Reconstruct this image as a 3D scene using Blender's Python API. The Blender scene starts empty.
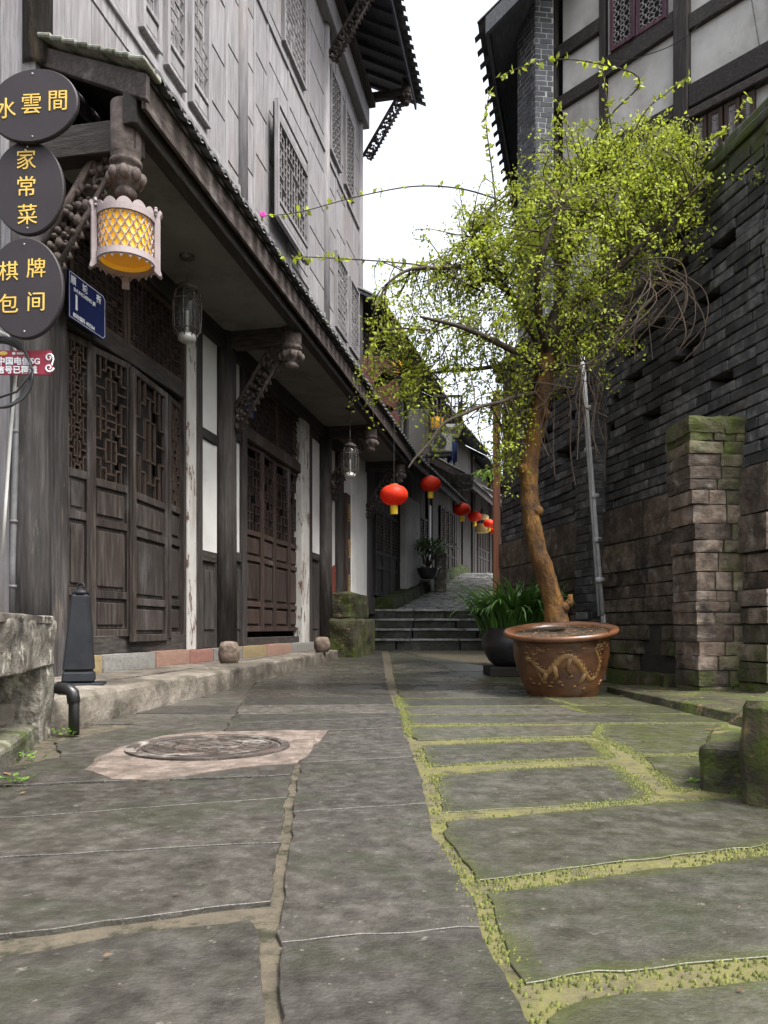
import bpy, bmesh, math, random
import numpy as np
from mathutils import Vector, Matrix, noise as mnoise
random.seed(7)
rng = np.random.default_rng(7)
R = math.radians
SC = bpy.context.scene
COL = SC.collection

# ------------------------------------------------------------------ camera, sky, sun, exposure
F, CX, HY, EYE = 770.0, 384.0, 628.0, 0.57        # focal length and level horizon in picture units, eye height in metres
cd = bpy.data.cameras.new('camera')
cam = bpy.data.objects.new('camera', cd); COL.objects.link(cam)
cam.location = (0, 0, EYE); cam.rotation_euler = (R(90), 0, 0)
cd.sensor_fit = 'HORIZONTAL'; cd.sensor_width = 36; cd.lens = 36 * F / 768
cd.shift_y = (HY - 512) / 768
cd.clip_start = 0.05; cd.clip_end = 800
SC.camera = cam
SUN_EL, SUN_AZ = 62, 128                            # azimuth clockwise from +Y
w = bpy.data.worlds.new("World"); SC.world = w; w.use_nodes = True
nt = w.node_tree; nt.nodes.clear()
sky = nt.nodes.new('ShaderNodeTexSky'); sky.sky_type = 'NISHITA'; sky.sun_disc = False
sky.sun_elevation = R(SUN_EL); sky.sun_rotation = R(SUN_AZ)
sky.air_density = 1.2; sky.dust_density = 6.0; sky.ozone_density = 1.0
hs = nt.nodes.new('ShaderNodeHueSaturation'); hs.inputs['Saturation'].default_value = 0.34
bg = nt.nodes.new('ShaderNodeBackground'); bg.inputs[1].default_value = 0.15
ow = nt.nodes.new('ShaderNodeOutputWorld')
nt.links.new(sky.outputs[0], hs.inputs['Color']); nt.links.new(hs.outputs[0], bg.inputs[0]); nt.links.new(bg.outputs[0], ow.inputs[0])
sd = bpy.data.lights.new('sun', 'SUN'); sd.energy = 1.5; sd.angle = R(16); sd.color = (1, .97, .92)
sun = bpy.data.objects.new('sun', sd); COL.objects.link(sun)
_d = Vector((math.sin(R(SUN_AZ)) * math.cos(R(SUN_EL)), math.cos(R(SUN_AZ)) * math.cos(R(SUN_EL)), math.sin(R(SUN_EL))))
sun.rotation_euler = _d.to_track_quat('Z', 'Y').to_euler(); sun.location = _d * 60
vs = SC.view_settings
vs.view_transform = 'Standard'; vs.look = 'None'; vs.gamma = 1; vs.use_curve_mapping = False
vs.exposure = 1.68

# ------------------------------------------------------------------ materials
MATS = {}
def mat(name, cols, scale=(1, 1, 1), ns=6, detail=7, rough=(.7, .9), bump=.35, bd=.01, fine=60, fineb=.4, stain=None, stain2=None, tint=.5,
        spec=.3, metal=0, translucent=None, emit=0, distort=0.0, moss=None, wet=False, thin=0):
    if name in MATS: return MATS[name]
    m = bpy.data.materials.new(name); m.use_nodes = True
    n = m.node_tree; N = n.nodes; L = n.links
    b = N['Principled BSDF']
    tc = N.new('ShaderNodeTexCoord'); mp = N.new('ShaderNodeMapping'); mp.inputs['Scale'].default_value = scale
    L.new(tc.outputs['Object'], mp.inputs['Vector'])
    at = N.new('ShaderNodeAttribute'); at.attribute_name = 'tint'
    ad = N.new('ShaderNodeVectorMath'); ad.operation = 'MULTIPLY_ADD'
    L.new(at.outputs['Fac'], ad.inputs[0]); ad.inputs[1].default_value = (37, 17, 53); L.new(mp.outputs[0], ad.inputs[2])
    nz = N.new('ShaderNodeTexNoise'); nz.inputs['Scale'].default_value = ns; nz.inputs['Detail'].default_value = detail
    nz.inputs['Roughness'].default_value = .65; nz.inputs['Distortion'].default_value = distort
    L.new(ad.outputs[0], nz.inputs['Vector'])
    cr = N.new('ShaderNodeValToRGB'); el = cr.color_ramp.elements
    k = len(cols)
    for i, c in enumerate(cols):
        pos = .3 + .4 * i / max(1, k - 1)
        if i < 2: el[i].position = pos; e = el[i]
        else: e = el.new(pos)
        e.color = (*c, 1)
    if k == 1: el[1].color = (*cols[0], 1)
    L.new(nz.outputs['Fac'], cr.inputs['Fac'])
    col = cr.outputs[0]
    # per piece variation
    ma = N.new('ShaderNodeMath'); ma.operation = 'MULTIPLY_ADD'; ma.inputs[1].default_value = tint * 1.2; ma.inputs[2].default_value = 1 - tint * .6
    L.new(at.outputs['Fac'], ma.inputs[0])
    vm = N.new('ShaderNodeVectorMath'); vm.operation = 'SCALE'
    L.new(col, vm.inputs[0]); L.new(ma.outputs[0], vm.inputs['Scale']); col = vm.outputs[0]
    def overlay(col, c, sc, lo, hi, off, sc3=(1, 1, 1), fac=None):
        mp2 = N.new('ShaderNodeMapping'); mp2.inputs['Scale'].default_value = sc3; mp2.inputs['Location'].default_value = (off, off * .7, off * 1.3)
        L.new(tc.outputs['Object'], mp2.inputs['Vector'])
        n2 = N.new('ShaderNodeTexNoise'); n2.inputs['Scale'].default_value = sc; n2.inputs['Detail'].default_value = 8; n2.inputs['Roughness'].default_value = .7
        L.new(mp2.outputs[0], n2.inputs['Vector'])
        mr = N.new('ShaderNodeMapRange'); mr.inputs['From Min'].default_value = lo; mr.inputs['From Max'].default_value = hi
        L.new(n2.outputs['Fac'], mr.inputs['Value'])
        f = mr.outputs[0]
        if fac is not None:
            mm = N.new('ShaderNodeMath'); mm.operation = 'MULTIPLY'; mm.use_clamp = True
            L.new(f, mm.inputs[0]); L.new(fac, mm.inputs[1]); f = mm.outputs[0]
        mx = N.new('ShaderNodeMix'); mx.data_type = 'RGBA'; L.new(f, mx.inputs['Factor'])
        L.new(col, mx.inputs['A']); mx.inputs['B'].default_value = (*c, 1)
        return mx.outputs['Result'], f
    for i, s in enumerate([stain, stain2]):
        if s: col, _f = overlay(col, s[0], s[1], s[2], s[3], 11.3 + 7 * i, s[4] if len(s) > 4 else (1, 1, 1))
    if moss:                                           # growth on surfaces that carry the painted 'moss' attribute
        am = N.new('ShaderNodeAttribute'); am.attribute_name = 'moss'
        col, _f = overlay(col, moss[0], moss[1], moss[2], moss[3], 31.7, (1, 1, 1), am.outputs['Fac'])
    L.new(col, b.inputs['Base Color'])
    mr = N.new('ShaderNodeMapRange'); mr.inputs['To Min'].default_value = rough[0]; mr.inputs['To Max'].default_value = rough[1]
    mr.inputs['From Min'].default_value = .3; mr.inputs['From Max'].default_value = .7
    L.new(nz.outputs['Fac'], mr.inputs['Value'])
    ro = mr.outputs[0]
    if wet:
        aw = N.new('ShaderNodeAttribute'); aw.attribute_name = 'wet'
        n3 = N.new('ShaderNodeTexNoise'); n3.inputs['Scale'].default_value = 2.4; n3.inputs['Detail'].default_value = 6
        L.new(tc.outputs['Object'], n3.inputs['Vector'])
        m3 = N.new('ShaderNodeMapRange'); m3.inputs['From Min'].default_value = .40; m3.inputs['From Max'].default_value = .50
        L.new(n3.outputs['Fac'], m3.inputs['Value'])
        m4 = N.new('ShaderNodeMath'); m4.operation = 'MULTIPLY'; L.new(m3.outputs[0], m4.inputs[0]); L.new(aw.outputs['Fac'], m4.inputs[1])
        m5 = N.new('ShaderNodeMix'); m5.data_type = 'FLOAT'; L.new(m4.outputs[0], m5.inputs[0]); L.new(ro, m5.inputs[2]); m5.inputs[3].default_value = .24
        ro = m5.outputs[0]
    L.new(ro, b.inputs['Roughness'])
    b.inputs['Metallic'].default_value = metal
    b.inputs['Specular IOR Level'].default_value = spec
    if bump:
        nf = N.new('ShaderNodeTexNoise'); nf.inputs['Scale'].default_value = fine; nf.inputs['Detail'].default_value = 4
        L.new(mp.outputs[0], nf.inputs['Vector'])
        mm = N.new('ShaderNodeMath'); mm.operation = 'MULTIPLY_ADD'; mm.inputs[1].default_value = fineb
        L.new(nf.outputs['Fac'], mm.inputs[0]); L.new(nz.outputs['Fac'], mm.inputs[2])
        bp = N.new('ShaderNodeBump'); bp.inputs['Strength'].default_value = bump; bp.inputs['Distance'].default_value = bd
        L.new(mm.outputs[0], bp.inputs['Height']); L.new(bp.outputs[0], b.inputs['Normal'])
    if emit:
        L.new(col, b.inputs['Emission Color']); b.inputs['Emission Strength'].default_value = emit
    if translucent:
        tr = N.new('ShaderNodeBsdfTranslucent'); ms = N.new('ShaderNodeMixShader'); ms.inputs[0].default_value = translucent
        L.new(col, tr.inputs['Color']); L.new(b.outputs[0], ms.inputs[1]); L.new(tr.outputs[0], ms.inputs[2])
        L.new(ms.outputs[0], N['Material Output'].inputs['Surface'])
    MATS[name] = m
    return m

V_ = (14, 14, 1.1)      # grain running upright
H_ = (14, 1.1, 14)      # grain running along the street
X_ = (1.1, 14, 14)      # grain running across the street
def wood(name, cols, sc, **k):
    a = dict(ns=2.2, rough=(.65, .9), bump=.5, bd=.012, fine=9, fineb=.3, tint=.45); a.update(k)
    return mat(name, cols, sc, **a)
GREYW = [(.135, .127, .13), (.215, .206, .214), (.30, .29, .305)]
grey_v = wood('weathered_boards', GREYW, V_, stain=((.19, .15, .125), 1.3, .54, .8, (1, 1, .4)), tint=.2)
grey_h = wood('weathered_rails', GREYW, H_, tint=.2)
greyd_v = wood('weathered_dark_post', [(.015, .013, .0125), (.038, .034, .033), (.078, .073, .073)], V_, stain=((.15, .12, .09), 3.5, .6, .7, (1, 1, .2)), tint=.35)
brown_v = wood('old_timber', [(.012, .0098, .0085), (.029, .0245, .022), (.06, .054, .051)], V_, stain=((.12, .115, .112), 2.5, .56, .8, (1, 1, .25)))
brown_h = wood('old_timber_beam', [(.012, .0098, .0085), (.029, .0245, .022), (.06, .054, .051)], H_)
brown_x = wood('old_timber_cross', [(.012, .0098, .0085), (.029, .0245, .022), (.06, .054, .051)], X_)
door_v = wood('door_timber', [(.009, .0064, .0052), (.026, .0195, .0165), (.058, .049, .045)], V_, stain=((.12, .115, .115), 2.2, .52, .8, (1, 1, .3)), tint=.5)
doorr_v = wood('red_brown_door_timber', [(.012, .006, .0045), (.028, .016, .012), (.055, .038, .032)], V_, stain=((.16, .15, .15), 2.2, .56, .85, (1, 1, .3)), tint=.5)
lat_brown = wood('lattice_timber', [(.018, .011, .0075), (.038, .024, .017), (.07, .05, .04)], V_, tint=.3)
lat_red = wood('lattice_red_timber', [(.012, .0065, .005), (.026, .014, .011), (.05, .032, .026)], V_, tint=.3)
lat_grey = wood('lattice_grey_timber', [(.10, .095, .096), (.18, .17, .172), (.27, .26, .265)], V_, tint=.3)
dark_in = mat('painted_interior_shade', [(.012, .011, .01), (.02, .018, .016)], bump=0)  # near-black colour standing in for the shade of unlit interiors
plaster = mat('white_plaster', [(.40, .395, .385), (.50, .495, .485), (.56, .555, .545)], ns=1.6, bump=.25, bd=.008, fine=25, stain=((.40, .37, .33), 2.6, .56, .78, (1, 1, .4)),
              stain2=((.30, .22, .17), 9, .68, .74), tint=.12)
plaster_old = mat('stained_plaster', [(.30, .292, .275), (.42, .412, .395), (.50, .494, .48)], ns=1.1, bump=.4, bd=.01, fine=18, stain=((.22, .20, .17), 1.7, .48, .78, (1, 1, .5)),
                  stain2=((.13, .11, .09), 6, .64, .76), tint=.1)
peel = mat('peeling_white_paint', [(.30, .29, .272), (.42, .41, .395)], (3, 3, 1), ns=2, bump=.4, stain=((.10, .06, .042), 6, .555, .58, (1.5, 1.5, .45)), stain2=((.24, .215, .19), 3, .5, .7, (1, 1, .3)), tint=.1)
soffit_m = mat('soffit_panel', [(.13, .125, .115), (.19, .183, .17)], ns=1.4, bump=.15, stain=((.07, .066, .06), 2, .5, .8), tint=.2)
tile_m = mat('grey_roof_tile', [(.04, .04, .042), (.085, .085, .088), (.15, .15, .15)], ns=9, bump=.5, stain=((.10, .12, .05), 5, .57, .72), tint=.5)
tile_pale = mat('pale_tile_edge', [(.15, .155, .125), (.26, .265, .225)], ns=7, bump=.4, stain=((.05, .055, .03), 7, .45, .62), tint=.3)
fascia_m = wood('fascia_board', [(.022, .017, .015), (.052, .040, .036), (.11, .09, .085)], H_, tint=.3, stain=((.20, .175, .17), 3, .55, .75))
carve = mat('carved_timber', [(.035, .026, .023), (.08, .062, .055), (.15, .122, .11)], ns=18, bump=.6, bd=.01, tint=.3)
carve_d = mat('carved_dark_timber', [(.018, .013, .012), (.042, .032, .028), (.085, .07, .063)], ns=18, bump=.6, bd=.01, tint=.3)
sill_m = [mat('sill_stone_' + k, [tuple(.5 * v for v in a), tuple(.55 * v for v in b2)], ns=30, detail=9, bump=.4, bd=.006, stain=((.16, .145, .12), 3, .55, .8), tint=.2) for k, a, b2 in
          (('ochre', (.30, .22, .11), (.42, .33, .18)), ('grey', (.22, .21, .19), (.36, .35, .33)), ('pink', (.34, .19, .14), (.46, .29, .23)), ('red', (.30, .14, .11), (.40, .21, .17)))]
slab_m = mat('paving_slab', [(.023, .0205, .0168), (.040, .0362, .0302), (.065, .0595, .0505)], ns=17, detail=15, rough=(.30, .58), bump=.42, bd=.012, fine=110, fineb=.55, spec=.6,
             stain=((.028, .030, .018), 2.2, .50, .66), stain2=((.12, .11, .09), 34, .625, .67), tint=.85, moss=((.040, .046, .011), 5, .30, .58), wet=True)
joint_m = mat('joint_mortar', [(.05, .042, .03), (.095, .08, .056)], ns=14, bump=.7, bd=.012, rough=(.85, .98), tint=.1, moss=((.100, .094, .032), 11, .36, .62), stain=((.022, .022, .012), 12, .49, .60))
kerb_m = mat('kerb_stone', [(.055, .046, .037), (.125, .108, .088), (.215, .192, .162)], ns=3.5, detail=10, bump=.8, bd=.03, fine=22, stain=((.04, .034, .027), 2.2, .5, .66), stain2=((.055, .06, .02), 3, .62, .75), tint=.35, moss=((.03, .036, .010), 5, .45, .62))
rough_stone = mat('rough_stone', [(.035, .030, .024), (.105, .094, .078), (.24, .225, .19)], ns=5, detail=11, bump=.9, bd=.04, fine=25, stain=((.026, .023, .02), 3.2, .53, .62), stain2=((.34, .32, .26), 7, .56, .63), tint=.25, moss=((.04, .055, .01), 5, .4, .6))
mossy = mat('mossy_stone', [(.012, .012, .007), (.028, .025, .014), (.06, .048, .028)], ns=6, detail=10, bump=.9, bd=.03, fine=30, stain=((.042, .056, .007), 4, .47, .6), stain2=((.14, .10, .045), 9, .57, .66), tint=.35)
brick_m = mat('dark_grey_brick', [(.020, .020, .022), (.055, .054, .056), (.14, .136, .13)], ns=9, detail=9, rough=(.6, .9), bump=.7, bd=.015, fine=30, stain=((.16, .165, .16), 4, .57, .78), stain2=((.075, .045, .03), 1.9, .6, .72), tint=.95, moss=((.042, .055, .010), 4, .40, .62))
brick_b = mat('brown_stone_brick', [(.034, .024, .017), (.09, .066, .050), (.18, .148, .12)], ns=7, detail=9, bump=.85, bd=.025, fine=26, stain=((.016, .014, .013), 2.6, .52, .68), stain2=((.19, .18, .16), 6, .58, .72), tint=.75, moss=((.05, .066, .010), 4, .38, .58))
mortar_d = mat('dark_mortar', [(.017, .015, .012), (.04, .035, .028)], ns=9, bump=.6)
brick_g = mat('grey_brick', [(.05, .054, .062), (.10, .105, .118)], ns=8, bump=.4, tint=.5)
mortar_l = mat('pale_mortar', [(.25, .25, .245), (.34, .34, .33)], ns=12, bump=.4)
black_p = mat('black_painted_iron', [(.006, .007, .009), (.013, .014, .017)], ns=12, rough=(.45, .65), bump=.15, spec=.25, stain=((.05, .048, .045), 6, .66, .78))
conduit_d = mat('sun_offset_conduit', [(.07, .07, .072), (.13, .13, .135)], ns=9, rough=(.4, .6), bump=.1, stain=((.20, .195, .19), 8, .56, .63, (1, 1, .3)))  # darker copy of the conduit grey, offsets the sun on this pipe
black_pl = mat('black_plastic', [(.012, .012, .013), (.02, .02, .021)], rough=(.3, .5), bump=.05, spec=.5)
conduit_m = mat('shade_lifted_conduit', [(.30, .30, .31), (.50, .50, .51)], ns=9, rough=(.35, .6), bump=.1, stain=((.07, .065, .06), 7, .55, .65, (1, 1, .3)))  # paler copy of the conduit grey, raised for pipes standing in shadow
iron = mat('rusty_cast_iron', [(.022, .017, .015), (.05, .04, .034), (.10, .085, .075)], ns=9, detail=10, rough=(.5, .85), bump=.5, stain=((.28, .26, .23), 5, .54, .7), stain2=((.12, .065, .045), 4, .58, .7))
concrete = mat('pinkish_concrete', [(.055, .043, .035), (.125, .098, .081), (.205, .168, .143)], ns=11, detail=10, bump=.5, bd=.012, fine=60, stain=((.06, .05, .04), 3.4, .52, .66), stain2=((.05, .045, .035), 14, .60, .67), tint=1.1)
oval_m = mat('aubergine_sign_board', [(.016, .0125, .0155), (.024, .019, .022)], ns=4, rough=(.5, .65), bump=.08, stain=((.10, .085, .085), 5, .7, .8))
gold = mat('gold_lettering', [(.50, .33, .06), (.62, .43, .10)], ns=9, rough=(.35, .5), bump=.1)
blue_m = mat('navy_enamel', [(.004, .009, .05), (.006, .013, .07)], rough=(.5, .6), bump=0, spec=.2)
white_l = mat('white_lettering', [(.62, .63, .66), (.7, .71, .74)], bump=0)
crim = mat('crimson_sign_paint', [(.17, .014, .03), (.22, .02, .038)], rough=(.35, .5), bump=0)
lamp_wood = mat('mauve_lamp_frame', [(.20, .165, .168), (.29, .245, .245)], ns=8, rough=(.5, .7), bump=.2, tint=.2)
amber = mat('amber_lamp_shade', [(.60, .27, .010), (.78, .46, .035)], ns=3, rough=(.4, .6), bump=0, translucent=.3, emit=.12, tint=.1)
amber_in = mat('amber_lamp_inside', [(.45, .17, .012), (.55, .23, .02)], ns=3, bump=0, emit=.10)
pale_metal = mat('pale_metal', [(.42, .42, .40), (.6, .6, .58)], ns=8, rough=(.35, .55), bump=.1, metal=.3)
redsilk = mat('red_lantern_silk', [(.68, .035, .014), (.85, .07, .025)], ns=5, rough=(.45, .6), bump=.1, translucent=.35, tint=.2)
yellowf = mat('yellow_tassel', [(.72, .47, .03), (.85, .6, .06)], (30, 30, 2), ns=3, bump=.4)
glaze = mat('brown_glaze', [(.026, .010, .0045), (.055, .022, .009), (.10, .044, .017)], (1, 1, 2), ns=3.5, rough=(.22, .42), bump=.2, bd=.006, spec=.5, stain=((.018, .010, .007), 2.6, .48, .7))
glaze_rim = mat('orange_glaze_rim', [(.075, .030, .012), (.19, .082, .034)], ns=6, rough=(.25, .4), bump=.15, spec=.5)
dragon_m = mat('tan_slip_relief', [(.085, .045, .015), (.15, .085, .03)], ns=14, rough=(.35, .5), bump=.4)
soil_m = mat('dark_soil', [(.03, .02, .012), (.075, .052, .03)], ns=20, bump=1, bd=.03)
litter_m = mat('dry_leaf', [(.07, .038, .016), (.16, .10, .05)], ns=5, bump=.2, tint=.8)
darkpot = mat('dark_glaze', [(.012, .011, .012), (.03, .028, .028)], ns=4, rough=(.3, .5), bump=.2, spec=.5)
bark = mat('lichen_orange_bark', [(.022, .010, .003), (.085, .039, .008), (.17, .086, .016)], (1, 1, .5), ns=11, detail=9, bump=1, bd=.035, fine=40, stain=((.02, .013, .008), 6, .52, .64))
limb_m = mat('limb_bark', [(.010, .007, .004), (.026, .018, .010), (.05, .036, .02)], ns=14, bump=.8, bd=.02)
twig_m = mat('twig_bark', [(.022, .016, .009), (.055, .04, .024)], ns=12, bump=.4, tint=.5)
dry_m = mat('dry_vine', [(.024, .016, .010), (.066, .044, .029)], ns=12, bump=.3, tint=.4)
leaf_m = mat('tree_leaf', [(.19, .245, .022), (.33, .37, .038)], ns=3, rough=(.4, .6), bump=0, translucent=.5, tint=.9, spec=.4)
leaf_d = mat('strap_leaf', [(.045, .11, .018), (.085, .18, .034)], (1, 1, 1), ns=6, rough=(.3, .45), bump=0, translucent=.2, tint=.9, spec=.5)
leaf_s = mat('sprout_leaf', [(.10, .20, .03), (.16, .28, .05)], ns=6, rough=(.4, .6), bump=0, translucent=.35, tint=.5)
pink = mat('pink_flower', [(.55, .05, .32), (.7, .1, .45)], bump=0, translucent=.3)
rust_post = mat('orange_brown_post', [(.22, .085, .05), (.33, .145, .09)], V_, ns=2, bump=.3, stain=((.12, .06, .04), 2, .55, .75, (1, 1, .3)))
purple_w = wood('purple_red_sash', [(.028, .010, .016), (.062, .026, .038), (.12, .075, .09)], V_, tint=.3)
slate_w = wood('slate_dark_timber', [(.022, .024, .03), (.045, .048, .058), (.085, .09, .10)], H_, tint=.4)
far_wall = wood('smoky_timber', [(.03, .027, .025), (.06, .055, .052), (.11, .102, .098)], V_, tint=.5)
cream = mat('cream_metal', [(.52, .52, .49), (.62, .62, .59)], rough=(.4, .6), bump=.05)
bluecloth = mat('blue_cloth', [(.035, .06, .17), (.06, .095, .24)], (8, 8, 1), ns=3, bump=.6, bd=.03)
street_m = mat('damp_stone_painted_light', [(.10, .10, .102), (.19, .19, .195), (.28, .28, .285)], ns=4, detail=9, rough=(.16, .42), bump=.5, bd=.012, spec=.4, stain=((.06, .06, .05), 1.5, .5, .7), tint=.4, moss=((.06, .08, .015), 4, .4, .6))  # pale base colour stands in for sky sheen on the wet lane
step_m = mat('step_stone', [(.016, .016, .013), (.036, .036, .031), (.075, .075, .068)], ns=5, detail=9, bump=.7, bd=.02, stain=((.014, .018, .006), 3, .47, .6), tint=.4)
moss_m = mat('moss_clump', [(.036, .044, .009), (.074, .082, .018), (.11, .112, .030)], ns=40, bump=0, tint=.7)
mossbank = mat('moss_bank', [(.012, .017, .004), (.026, .036, .007), (.05, .064, .012)], ns=7, detail=9, bump=1, bd=.04, stain=((.04, .034, .025), 3, .56, .68), tint=.4)
terr = mat('terracotta_red', [(.16, .035, .022), (.24, .06, .04)], ns=5, bump=.3)
glassm = None
def glass():
    global glassm
    if glassm: return glassm
    m = bpy.data.materials.new('lantern_glass'); m.use_nodes = True
    n = m.node_tree; N = n.nodes; L = n.links
    b = N['Principled BSDF']; b.inputs['Base Color'].default_value = (.12, .12, .115, 1); b.inputs['Roughness'].default_value = .06
    t = N.new('ShaderNodeBsdfTransparent'); t.inputs[0].default_value = (.8, .8, .78, 1)
    ms = N.new('ShaderNodeMixShader'); ms.inputs[0].default_value = .22
    L.new(t.outputs[0], ms.inputs[1]); L.new(b.outputs[0], ms.inputs[2]); L.new(ms.outputs[0], N['Material Output'].inputs['Surface'])
    glassm = m; return m

# ------------------------------------------------------------------ mesh helpers
class Frame:                                            # s along, d outward, z up
    def __init__(s, o, u, n=None):
        s.o = Vector(o); s.u = Vector(u).normalized(); s.n = Vector(n).normalized() if n else Vector((s.u.y, -s.u.x, 0))
    def p(s, a, d, z): return s.o + s.u * a + s.n * d + Vector((0, 0, z))
W = Frame((0, 0, 0), (1, 0, 0), (0, 1, 0))              # plain world axes
def P(px, py, Z): return Vector(((px - CX) / F * Z, Z, EYE + (HY - py) / F * Z))
def G(px, py, z=0.0):
    Z = F * (EYE - z) / (py - HY); return Vector(((px - CX) / F * Z, Z, z))
BASE = {}
class MB:
    def __init__(s): s.v = []; s.f = []; s.t = []; s.a = {}
    def add(s, vs, fs, t=None, **attr):
        o = len(s.v); s.v += [Vector(x) for x in vs]
        if t is None: t = random.random()
        for k in list(s.a): s.a[k] += [attr.get(k, 0.0)] * len(fs)
        for k in attr:
            if k not in s.a: s.a[k] = [0.0] * len(s.f) + [attr[k]] * len(fs)
        for f in fs: s.f.append([i + o for i in f]); s.t.append(t)
        return s
    def hexa(s, q, t=None, **k):                        # 4 bottom + 4 top corners
        return s.add(q, [(0, 3, 2, 1), (4, 5, 6, 7), (0, 1, 5, 4), (1, 2, 6, 5), (2, 3, 7, 6), (3, 0, 4, 7)], t, **k)
    def box(s, fr, s0, s1, d0, d1, z0, z1, t=None, **k):
        return s.hexa([fr.p(s0, d0, z0), fr.p(s1, d0, z0), fr.p(s1, d1, z0), fr.p(s0, d1, z0), fr.p(s0, d0, z1), fr.p(s1, d0, z1), fr.p(s1, d1, z1), fr.p(s0, d1, z1)], t, **k)
    def bar(s, a, b, w, h=None, up=(0, 0, 1), t=None):   # square bar between two points
        a = Vector(a); b = Vector(b); d = (b - a).normalized(); up = Vector(up)
        x = d.cross(up)
        if x.length < 1e-4: x = d.cross(Vector((1, 0, 0)))
        x.normalize(); y = x.cross(d).normalized(); x *= w / 2; y *= (h or w) / 2
        return s.hexa([a - x - y, a + x - y, a + x + y, a - x + y, b - x - y, b + x - y, b + x + y, b - x + y], t)
    def tube(s, pts, rad, n=6, t=None, cap=True):
        pts = [Vector(p) for p in pts]; m = len(pts)
        if not hasattr(rad, '__len__'): rad = [rad] * m
        vs = []; px = None
        for i in range(m):
            d = (pts[min(i + 1, m - 1)] - pts[max(i - 1, 0)])
            d = d.normalized() if d.length > 1e-9 else Vector((0, 0, 1))
            x = px if px is not None else d.orthogonal()
            x = (x - d * x.dot(d))
            x = x.normalized() if x.length > 1e-6 else d.orthogonal().normalized()
            px = x; y = d.cross(x)
            for k in range(n):
                a = 2 * math.pi * k / n; vs.append(pts[i] + (x * math.cos(a) + y * math.sin(a)) * rad[i])
        fs = [(i * n + k, i * n + (k + 1) % n, (i + 1) * n + (k + 1) % n, (i + 1) * n + k) for i in range(m - 1) for k in range(n)]
        if cap: fs += [tuple(range(n - 1, -1, -1)), tuple((m - 1) * n + k for k in range(n))]
        return s.add(vs, fs, t)
    def lathe(s, c, prof, n=24, t=None, axis=None):      # prof: (radius, height)
        c = Vector(c); vs = []
        for r, z in prof:
            for k in range(n):
                a = 2 * math.pi * k / n; vs.append(c + Vector((r * math.cos(a), r * math.sin(a), z)))
        m = len(prof)
        fs = [(i * n + k, i * n + (k + 1) % n, (i + 1) * n + (k + 1) % n, (i + 1) * n + k) for i in range(m - 1) for k in range(n)]
        if prof[0] == prof[-1]: return s.add(vs, fs, t)
        if prof[0][0] > 1e-5: fs.append(tuple(range(n - 1, -1, -1)))
        if prof[-1][0] > 1e-5: fs.append(tuple((m - 1) * n + k for k in range(n)))
        return s.add(vs, fs, t)
    def ball(s, c, r, n=8, m=5, t=None, sx=(1, 1, 1)):
        c = Vector(c); vs = []
        for i in range(m + 1):
            a = math.pi * i / m - math.pi / 2
            for k in range(n):
                b = 2 * math.pi * k / n
                vs.append(c + Vector((r * sx[0] * math.cos(a) * math.cos(b), r * sx[1] * math.cos(a) * math.sin(b), r * sx[2] * math.sin(a))))
        fs = [(i * n + k, i * n + (k + 1) % n, (i + 1) * n + (k + 1) % n, (i + 1) * n + k) for i in range(m) for k in range(n)]
        return s.add(vs, fs, t)
    def prism(s, poly, off, t=None, **k):               # polygon pushed along a vector
        n = len(poly); off = Vector(off)
        vs = [Vector(p) for p in poly] + [Vector(p) + off for p in poly]
        fs = [tuple(range(n - 1, -1, -1)), tuple(range(n, 2 * n))] + [(i, (i + 1) % n, n + (i + 1) % n, n + i) for i in range(n)]
        return s.add(vs, fs, t, **k)
    def build(s, name, m, parent=None, smooth=False, bevel=0, fix=True):
        off = BASE.get(parent.name, Vector((0, 0, 0))) if parent else Vector((0, 0, 0))
        me = bpy.data.meshes.new(name)
        me.from_pydata([tuple(v - off) for v in s.v], [], s.f); me.update()
        at = me.attributes.new('tint', 'FLOAT', 'FACE'); at.data.foreach_set('value', s.t)
        for k, vals in s.a.items():
            if len(vals) == len(s.f):
                at = me.attributes.new(k, 'FLOAT', 'FACE'); at.data.foreach_set('value', vals)
        if fix:
            bm = bmesh.new(); bm.from_mesh(me); bmesh.ops.recalc_face_normals(bm, faces=bm.faces); bm.to_mesh(me); bm.free()
        if smooth: me.polygons.foreach_set('use_smooth', [True] * len(me.polygons))
        me.materials.append(m)
        o = bpy.data.objects.new(name, me); COL.objects.link(o)
        if parent: o.parent = parent
        BASE[o.name] = off
        if bevel:
            b = o.modifiers.new('bevel', 'BEVEL'); b.width = bevel; b.segments = 1; b.limit_method = 'ANGLE'; b.angle_limit = R(40)
        return o
def tag(o, label=None, cat=None, group=None, kind=None):
    if label: o['label'] = label
    if cat: o['category'] = cat
    if group: o['group'] = group
    if kind: o['kind'] = kind
    return o
def thing(name, loc, label, cat, group=None, rz=0):
    o = bpy.data.objects.new(name, None); COL.objects.link(o); o.location = loc; o.empty_display_size = .1
    BASE[o.name] = Vector(loc)
    return tag(o, label, cat, group)
def copy_tree(o, loc=None, label=None, scale=None, rz=None, parent=None):
    c = o.copy(); COL.objects.link(c)
    if parent: c.parent = parent
    if loc is not None: c.location = loc
    if label: c['label'] = label
    if scale: c.scale = (scale,) * 3
    if rz is not None: c.rotation_euler.z = rz
    BASE[c.name] = BASE.get(o.name, Vector((0, 0, 0)))
    for ch in list(o.children): copy_tree(ch, parent=c)
    return c
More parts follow.
